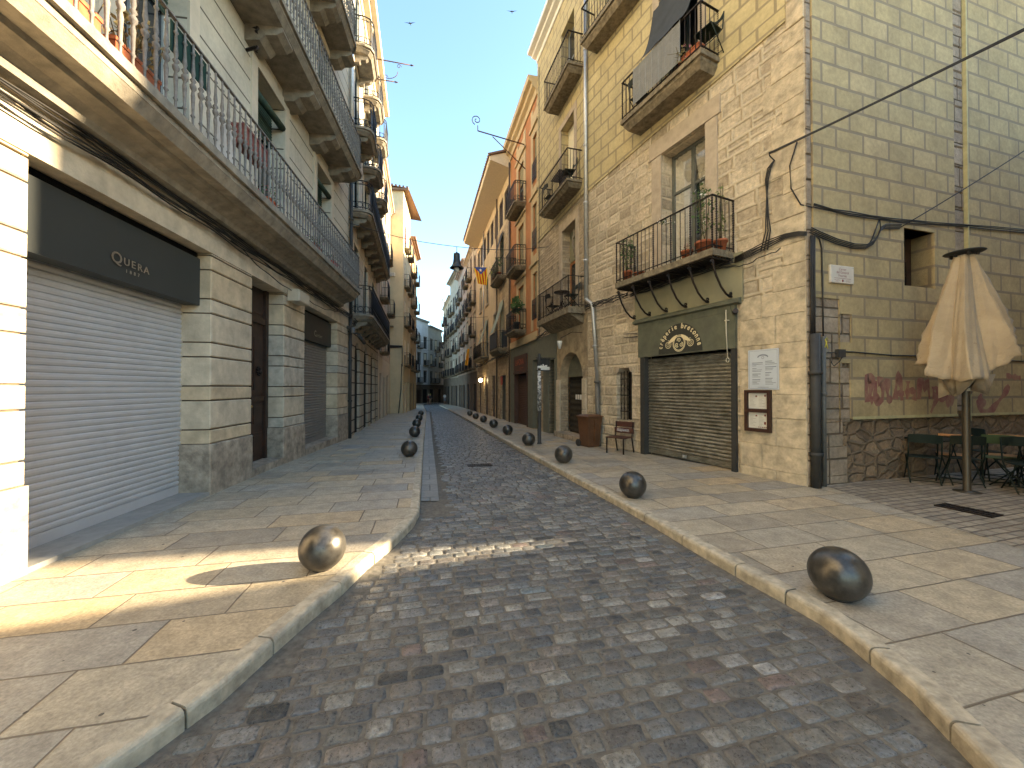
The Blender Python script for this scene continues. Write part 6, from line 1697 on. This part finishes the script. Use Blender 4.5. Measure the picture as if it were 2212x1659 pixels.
# ------------------------------------------------------------------ folding chairs and tables
CHG = plain('dark_green_chair_metal', (.005, .013, .007), .6, .2, var=.2)
def chair(m_slat, m_frame, slats=False):
    o = thing('folding_chair', '', 'chair', (0, 0, 0), 'folding chairs of the terrace')
    mb = MB()                     # seat at .45, back toward -y
    if slats:
        for i in range(6): mb.box(-.19, .19, -.18 + i * .062, -.135 + i * .062, .44, .455)
    else: mb.box(-.19, .19, -.18, .19, .44, .452)
    mb.build('seat', m_slat, o)
    mb = MB()
    if slats: mb.box(-.2, .2, -.232, -.22, .79, .83); mb.box(-.2, .2, -.222, -.21, .70, .74)
    else:
        b = len(mb.v); mb.smooth = False
        for i in range(9):
            x = -.205 + .41 * i / 8; c_ = .03 * (1 - (2 * i / 8 - 1) ** 2)
            mb.v += [Vector((x, -.215 - c_, .70 + .0)), Vector((x, -.235 - c_, .84 + c_ * .5)), Vector((x, -.229 - c_, .84 + c_ * .5)), Vector((x, -.209 - c_, .70))]
        for i in range(8):
            for q in range(4): mb.face((b + i * 4 + q, b + i * 4 + (q + 1) % 4, b + i * 4 + 4 + (q + 1) % 4, b + i * 4 + 4 + q))
        mb.face((b, b + 1, b + 2, b + 3)); mb.face((b + 32, b + 33, b + 34, b + 35))
    mb.build('backrest', m_slat, o)
    for sx in (-1, 1):
        mb = MB(); mb.tube([Vector((sx * .2, .24, 0)), Vector((sx * .2, -.05, .30)), Vector((sx * .2, -.17, .46)), Vector((sx * .2, -.22, .83))], .011, 6); mb.build('leg', m_frame, o)
        mb = MB(); mb.tube([Vector((sx * .185, -.24, 0)), Vector((sx * .185, .18, .445))], .011, 6); mb.build('leg', m_frame, o)
    mb = MB(); mb.tube([Vector((-.2, .2, .04)), Vector((.2, .2, .04))], .008, 5); mb.tube([Vector((-.185, -.2, .045)), Vector((.185, -.2, .045))], .008, 5); mb.build('stretcher', m_frame, o)
    return o
c0 = chair(CHG, CHG); c0.location = (7.22, 6.78, 0.004); c0.rotation_euler = (0, 0, R(-38)); c0['label'] = 'dark green folding chair nearest the corner, at the left end of the terrace'
for (x, y, rz, lab) in ((7.72, 6.62, -30, 'dark green folding chair just left of the parasol pole, second from the left'), (8.35, 6.35, 10, 'dark green folding chair just right of the parasol pole, back to the street'),
                        (9.15, 6.7, 60, 'dark green folding chair at the right edge of the view'), (8.1, 6.05, 150, 'dark green folding chair standing nearest the drain grate'), (9.0, 7.35, 170, 'dark green folding chair against the rubble wall')):
    dup(c0, (x, y, .004), R(rz), lab)
ORS = plain('orange_wood_slat', (.50, .25, .10), .5, 0, var=.15)
cw = chair(ORS, CHG, True); cw.location = (7.98, 6.98, .004); cw.rotation_euler = (0, 0, R(-42)); cw['label'] = 'wooden slat folding chair behind the parasol pole'
dup(cw, (8.75, 6.86, .004), R(-45), 'wooden slat folding chair right of the pole, behind the pale green one')
LG = plain('pale_green_chair_metal', (.07, .115, .045), .5, .1, var=.15)
cg = chair(LG, CHG); cg.location = (8.42, 6.66, .004); cg.rotation_euler = (0, 0, R(-48)); cg['label'] = 'pale green backed folding chair between the wooden ones and the camera'
def table(x, y, lab, rnd_=False, s=.34):
    t = thing('bistro_table', lab, 'table', (x, y, .004), 'terrace tables'); f = Fr((x, y), (.96, .28), (-.28, .96))
    mb = MB(f); mb.box(-s, s, -s, s, .725, .745); mb.build('table_top', CHG, t)
    for (a, b) in ((-1, -1), (1, -1), (1, 1), (-1, 1)): mb = MB(f); mb.tube([f.P(a * s * .9, b * s * .85, .004), f.P(-a * s * .2, b * s * .85, .72)], .011, 6); mb.build('leg', CHG, t)
table(7.62, 7.0, 'dark green square table between the chairs at the left of the terrace'); table(8.75, 6.3, 'dark green square table at the right edge of the view')

# ------------------------------------------------------------------ potted plants and balcony things
def leaves(mb, c, rad, n, size, seed, flat=1.0):
    rr = random.Random(seed); c = Vector(c)
    for _ in range(n):
        while True:
            p = Vector((rr.uniform(-1, 1), rr.uniform(-1, 1), rr.uniform(-1, 1)))
            if p.length <= 1: break
        p = Vector((p.x * rad[0], p.y * rad[1], p.z * rad[2])) + c
        d = Vector((rr.uniform(-1, 1), rr.uniform(-1, 1), rr.uniform(-.4, .9))).normalized(); s_ = d.cross(Vector((rr.uniform(-1, 1), rr.uniform(-1, 1), rr.uniform(-1, 1)))).normalized()
        L = size * rr.uniform(.6, 1.3)
        mb.quad([p, p + d * L * .5 + s_ * L * .28, p + d * L, p + d * L * .5 - s_ * L * .28])
def pot(at, r, h, lab, plant=(.1, .1, .25), n=60, leaf=None, size=.05, flower=None, seed=0, up=.2, cat='potted plant', potm=None, box=None, fr=None, stems=6, nfl=8):
    at = Vector(at); t = thing('potted_plant' if box is None else 'planter_box', lab, cat, tuple(at))
    mb = MB(fr or WORLD)
    if box is None:
        mb.lathe(at, [(r * .72, 0), (r * .95, h * .8), (r * 1.08, h * .8), (r * 1.08, h), (r * .9, h), (r * .88, h * .88), (.005, h * .88)], 14)
        mb.build('pot', potm or TERRA, t)
    else:
        a0, a1, w0, w1, z = box
        mb.box(a0, a1, w0, w1, z, z + h * .86); mb.box(a0 - .01, a1 + .01, w0 - .01, w1 + .01, z + h * .86, z + h); mb.build('trough', potm or TERRA, t)
    rr = random.Random(seed); top = at + Vector((0, 0, h))
    mb = MB()
    for i in range(stems):
        d = Vector((rr.uniform(-1, 1) * plant[0], rr.uniform(-1, 1) * plant[1], up + plant[2] * rr.uniform(.2, 1)))
        q = top + Vector((rr.uniform(-1, 1) * plant[0] * (.3 if box is None else .9), rr.uniform(-1, 1) * plant[1] * (.3 if box is None else .9), -.04))
        mb.tube([q, q + d * .5 + Vector((rr.uniform(-.02, .02), rr.uniform(-.02, .02), 0)), q + d * (1.0)], .005, 4)
    leaves(mb_l := MB(), top + Vector((0, 0, up)), plant, n, size, seed + 1)
    mb.build('stems', STEM, t); mb_l.build('foliage', leaf or LEAF, t)
    if flower:
        mb = MB(); leaves(mb, top + Vector((0, 0, up + plant[2] * .3)), tuple(x * .95 for x in plant), nfl * 3, size * .8, seed + 5); mb.build('blossom', flower, t)
    return t
Z1 = 4.335
pot(R1.P(3.78, .48, Z1), .12, .25, 'terracotta pot with a tall leafy plant at the far left end of the flower balcony', (.18, .16, .45), 260, None, .065, None, 1, .45, stems=9)
pot(R1.P(3.35, .5, Z1), .13, .10, 'low empty looking terracotta bowl on the flower balcony', (.06, .05, .03), 6, LEAF_Y, .03, None, 2, .02, stems=2)
pot(R1.P(1.98, .5, Z1), .12, .18, 'small terracotta pot in the middle of the flower balcony', (.14, .08, .07), 24, LEAF_Y, .04, FLOW_P, 3, .06)
pot(R1.P(1.60, .46, Z1), .16, .25, 'largest terracotta pot with climbing stems and white blossom on the flower balcony', (.24, .16, .55), 190, None, .07, FLOW_W, 4, .62, stems=8, nfl=5)
pot(R1.P(1.36, .30, Z1), .13, .22, 'terracotta pot at the near end of the flower balcony', (.10, .10, .55), 75, plain('yellow_green_leaf', (.16, .20, .05), .7, 0, var=.3), .065, None, 5, .6, stems=9)
pot(R1.P(2.5, .52, 5.30), .001, .001, 'sprig of green and white blossom caught on the flower balcony rail', (.22, .05, .06), 30, None, .05, FLOW_W, 6, .02, cat='plant', stems=3)
bx = R1.P(1.95, .42, 8.47)
pot(bx, .1, .2, 'terracotta trough with dry trailing plants on the upper railing of the corner building', (.30, .18, .22), 150, LEAF_Y, .06, FLOW_P, 7, -.05, box=(1.65, 2.15, .36, .52, 8.47), fr=R1)
pot(R3.P(2.2, .4, 4.45), .16, .35, 'bushy palm like plant on the lowest orange house balcony', (.28, .25, .38), 140, None, .22, None, 8, .75, potm=PIPEDK)
pot(R4.P(2.9, .35, 8.23), .14, .3, 'leafy balcony plant next to the striped starred flag', (.30, .25, .45), 130, plain('yellow_green_leaf', (.16, .20, .05), .7), .12, None, 9, .5)
pot(R4.P(1.6, .35, 8.23), .14, .3, 'spiky plant at the near end of the flag balcony', (.2, .2, .35), 70, None, .12, None, 10, .6)
# left balcony planting
LZ = 4.735
for i, (s, L, pm, lf, fl, lab, hh, up) in enumerate((
    (2.45, .5, TERRA, LEAF_Y, None, 'orange clay trough at the extreme left end of the long left balcony', .36, .3), (3.15, .55, TERRA, LEAF_Y, None, 'clay trough with tall dry grass near the left end of the balcony', .28, .35), (3.85, .55, TERRA, LEAF_Y, None, 'clay trough of bushy dried stems behind the pale balusters', .26, .25),
    (6.7, .3, plain('red_yellow_pot', (.50, .10, .03), .6), LEAF, FLOW_R, 'small bright red and yellow pot behind the left balusters', .2, .08), (8.9, .5, TERRA, LEAF, FLOW_P, 'trough of pinkish trailing flowers midway along the left balcony', .2, .1),
    (10.2, .35, plain('red_pot', (.42, .03, .02), .6), LEAF, FLOW_R, 'bright red pots of flowers towards the far end of the left balcony', .25, .08), (11.6, .6, TERRA, LEAF_Y, None, 'straggly dry plants at the far end of the left balcony', .15, .1))):
    c_ = L1.P(s, .5, LZ)
    pot(c_, .1, hh, lab, (.14, .28, .32 if lf is LEAF_Y else .14), 110 if lf is LEAF_Y else 60, lf, .07 if lf is LEAF_Y else .05, fl, 20 + i, up, box=(s - L / 2, s + L / 2, .40, .58, LZ), fr=L1, potm=pm, stems=9)
pot(L1.P(6.05, .5, 5.35), .1, .3, 'big dark red trough hooked high on the left balcony rail', (.12, .2, .1), 40, plain('purple_leaf', (.16, .08, .10), .7), .05, None, 33, .03, box=(5.75, 6.45, .42, .60, 5.35), fr=L1, potm=plain('dark_red_trough', (.22, .06, .045), .6), stems=4)
mb = MB(L1); mb.smooth = False
mb.box(4.15, 4.75, .655, .667, 5.38, 5.72); tag(mb.build('hanging_cloth', plain('dark_green_cloth', (.02, .05, .04), .9)), 'dark green cloth draped over the left balcony rail', 'cloth')
mb = MB(L1); mb.box(5.05, 5.5, .60, .61, 4.78, 5.32); tag(mb.build('hanging_cloth', plain('white_cloth', (.55, .53, .50), .9)), 'whitish cloth hung inside the pale balusters', 'cloth')
# balcony furniture
def small_chair(at, rz, lab, sc=1.0):
    c = dup(c0, at, rz, lab); return c
small_chair(R1.P(1.62, .28, 8.47), R(120), 'dark folding chair beside the dry planter on the upper balcony of the corner building')
small_chair(R1.P(3.55, .25, 8.47), R(-60), 'dark folding chair behind the slatted blind of the upper balcony')
small_chair(R2.P(.55, .30, 4.21), R(100), 'folding chair at the near end of the table balcony'); small_chair(R2.P(2.3, .25, 4.21), R(-70), 'folding chair at the far end of the table balcony')
small_chair(R2.P(.75, .3, 8.33), R(100), 'folding chair at the near end of the second floor table balcony'); small_chair(R2.P(2.5, .25, 8.33), R(-70), 'folding chair at the far end of the second floor table balcony')
t = thing('round_table', 'round dark bistro table on the first floor balcony above the arched door', 'table', R2.P(1.3, .32, 4.21))
mb = MB(); mb.lathe(R2.P(1.3, .32, 4.21), [(.02, .0), (.02, .70), (.27, .70), (.275, .715), (.27, .73)], 20); mb.build('table_top', IRON, t)
mb = MB()
for i in range(3): a = i * 2.1; mb.tube([R2.P(1.3, .32, 4.65), R2.P(1.3 + .22 * math.cos(a), .32 + .22 * math.sin(a), 4.215)], .012, 5)
mb.build('leg', IRON, t)
t = thing('slatted_table', 'dark slatted table on the second floor balcony of the yellow block house', 'table', R2.P(1.5, .28, 8.33))
mb = MB(R2)
for i in range(7): mb.box(1.1, 1.9, .06 + i * .065, .11 + i * .065, 9.02, 9.04)
mb.build('table_top', IRON, t)
for (a, b) in ((1.15, .1), (1.85, .1), (1.15, .46), (1.85, .46)): mb = MB(R2); mb.box(a - .015, a + .015, b - .015, b + .015, 8.33, 9.02); mb.build('leg', IRON, t)
# awnings bellying out of the windows of the wide eave house
def drop_awning(fr, a0, a1, z0, z1, out, m, lab):
    mb = MB(fr); mb.smooth = True; N = 14
    for i in range(N + 1):
        q = i / N; w_ = .06 + out * (q ** 1.6); z = z1 + (z0 - z1) * q + .15 * math.sin(q * math.pi)
        for a in (a0, (a0 + a1) / 2, a1): mb.v.append(fr.P(a, w_ + (.03 if a == (a0 + a1) / 2 else 0), z))
    for i in range(N):
        for j in range(2): mb.face((i * 3 + j, i * 3 + j + 1, i * 3 + 4 + j, i * 3 + 3 + j))
    tag(mb.build('awning', m), lab, 'awning')
drop_awning(R4, 1.65, 2.85, 4.95, 6.95, .62, AWN_G, 'pale green cloth awning bellying out over the dark rounded balcony')
drop_awning(R4, 7.2, 8.1, 4.9, 6.7, .6, AWN_G, 'pale green cloth awning over the second dark balcony, further along')
drop_awning(R4, 1.7, 2.8, 9.9, 11.1, .35, AWN_D, 'dark grey tilted window awning above the flag balcony')
drop_awning(R4, 4.2, 5.0, 9.2, 10.0, .35, AWN_D, 'small dark awning left of the flag balcony')
t = thing('wall_sconce', 'lit lantern glowing warm white low on the wide eave house', 'lamp', R4.P(8.8, .1, 2.6))
e = bpy.data.materials.new('lit_lamp_glass'); e.use_nodes = True; pb_ = e.node_tree.nodes['Principled BSDF']; pb_.inputs['Emission Color'].default_value = (1, .75, .4, 1); pb_.inputs['Emission Strength'].default_value = 6
mb = MB(); mb.ball(R4.P(8.8, .32, 2.25), .15, 10, 7); mb.build('lamp_globe', e, t)
mb = MB(); mb.tube([R4.P(8.8, 0, 2.5), R4.P(8.8, .3, 2.45)], .03, 5); mb.build('bracket', IRON, t)
mb = MB(R4); mb.box(2.0, 2.5, .03, .06, 1.85, 2.35); tag(mb.build('shop_notice', plain('red_notice', (.42, .07, .05), .6)), 'small red sign above a dark shop door of the wide eave house', 'sign')

# ------------------------------------------------------------------ people far down the street
def person(at, rz, lab, top, legs, cap, lean=0.0, stride=.16, bag=None):
    o = thing('person', lab, 'person', at, rotz=rz)
    me = bpy.data.meshes.new('body')
    V = [(0, 0, .92), (0, .02, 1.15), (0, .03 + lean, 1.40), (0, .03 + lean, 1.50), (0, .04 + lean, 1.63), (.09, 0, .88), (.11, stride, .48), (.11, stride * .8, .08), (.11, stride * .8 + .12, .03), (-.09, 0, .88), (-.11, -stride * .6, .48), (-.11, -stride * 1.3, .09), (-.11, -stride * 1.3 + .11, .04),
         (.18, .03 + lean, 1.40), (.24, -.02 + lean, 1.13), (.22, .12 + lean, .92), (-.18, .03 + lean, 1.40), (-.24, .05 + lean, 1.13), (-.2, .22 + lean, .98)]
    Ed = [(0, 1), (1, 2), (2, 3), (3, 4), (0, 5), (5, 6), (6, 7), (7, 8), (0, 9), (9, 10), (10, 11), (11, 12), (2, 13), (13, 14), (14, 15), (2, 16), (16, 17), (17, 18)]
    rad = [.13, .12, .14, .05, .095, .09, .06, .04, .035, .09, .06, .04, .035, .055, .04, .03, .055, .04, .03]
    me.from_pydata(V, Ed, []); ob = bpy.data.objects.new('body', me); C.objects.link(ob); ob.parent = o
    sk = ob.modifiers.new('skin', 'SKIN')
    for i, r_ in enumerate(rad): me.skin_vertices[0].data[i].radius = (r_, r_ * .85)
    me.skin_vertices[0].data[0].use_root = True
    ob.modifiers.new('sub', 'SUBSURF').levels = 1
    me.materials.append(plain('skin_tone', (.45, .25, .16), .6))
    def wrap(name, idx, gr, m):
        me2 = bpy.data.meshes.new(name); mp = {v: k_ for k_, v in enumerate(idx)}
        me2.from_pydata([V[i] for i in idx], [(mp[a], mp[b]) for a, b in Ed if a in mp and b in mp], [])
        o2 = bpy.data.objects.new(name, me2); C.objects.link(o2); o2.parent = o
        o2.modifiers.new('skin', 'SKIN')
        for i, v in enumerate(idx): me2.skin_vertices[0].data[i].radius = (rad[v] + gr, rad[v] * .85 + gr)
        me2.skin_vertices[0].data[0].use_root = True; o2.modifiers.new('sub', 'SUBSURF').levels = 1; me2.materials.append(m)
    wrap('shirt', [0, 1, 2, 13, 14, 16, 17], .022, top); wrap('trousers', [0, 5, 6, 9, 10], .02, legs)
    mb = MB(); mb.ball((0, .03 + lean, 1.70), .115, 10, 6, (1, 1.1, .8)); mb.box(-.07, .07, .1 + lean, .2 + lean, 1.68, 1.695, fr=WORLD)
    mb.build('cap', cap, o, base=Vector((0, 0, 0)))
    if bag: mb = MB(); mb.box(-.15, .15, -.28 + lean, -.10 + lean, 1.02, 1.45, fr=WORLD); mb.build('backpack', bag, o, base=Vector((0, 0, 0)))
P1, P2, P3 = (-13.15, 62, gz(62) - .1), (-13.75, 63.5, gz(63.5) - .1), (-10.6, 61, gz(61))
YC = plain('yellow_helmet', (.60, .52, .12), .5)
person(P1, R(20), 'person in a dark top with a backpack and yellow cap, walking mid street', plain('navy_cloth', (.02, .025, .05), .8), plain('tan_shorts', (.30, .20, .12), .8), YC, bag=plain('black_bag', (.02, .02, .02), .7))
person(P2, R(-10), 'person in dark red with a pale cap, walking just left of the backpack wearer', plain('dark_red_cloth', (.20, .03, .03), .8), plain('dark_red_shorts', (.14, .04, .03), .8), plain('pale_cap', (.55, .53, .40), .6), stride=.1)
person(P3, R(160), 'person in a white top close to the right hand wall far down the street', plain('white_cloth', (.55, .53, .50), .9), plain('grey_trousers', (.2, .2, .22), .8), plain('brown_hair', (.06, .035, .02), .7), lean=.1, stride=.05)
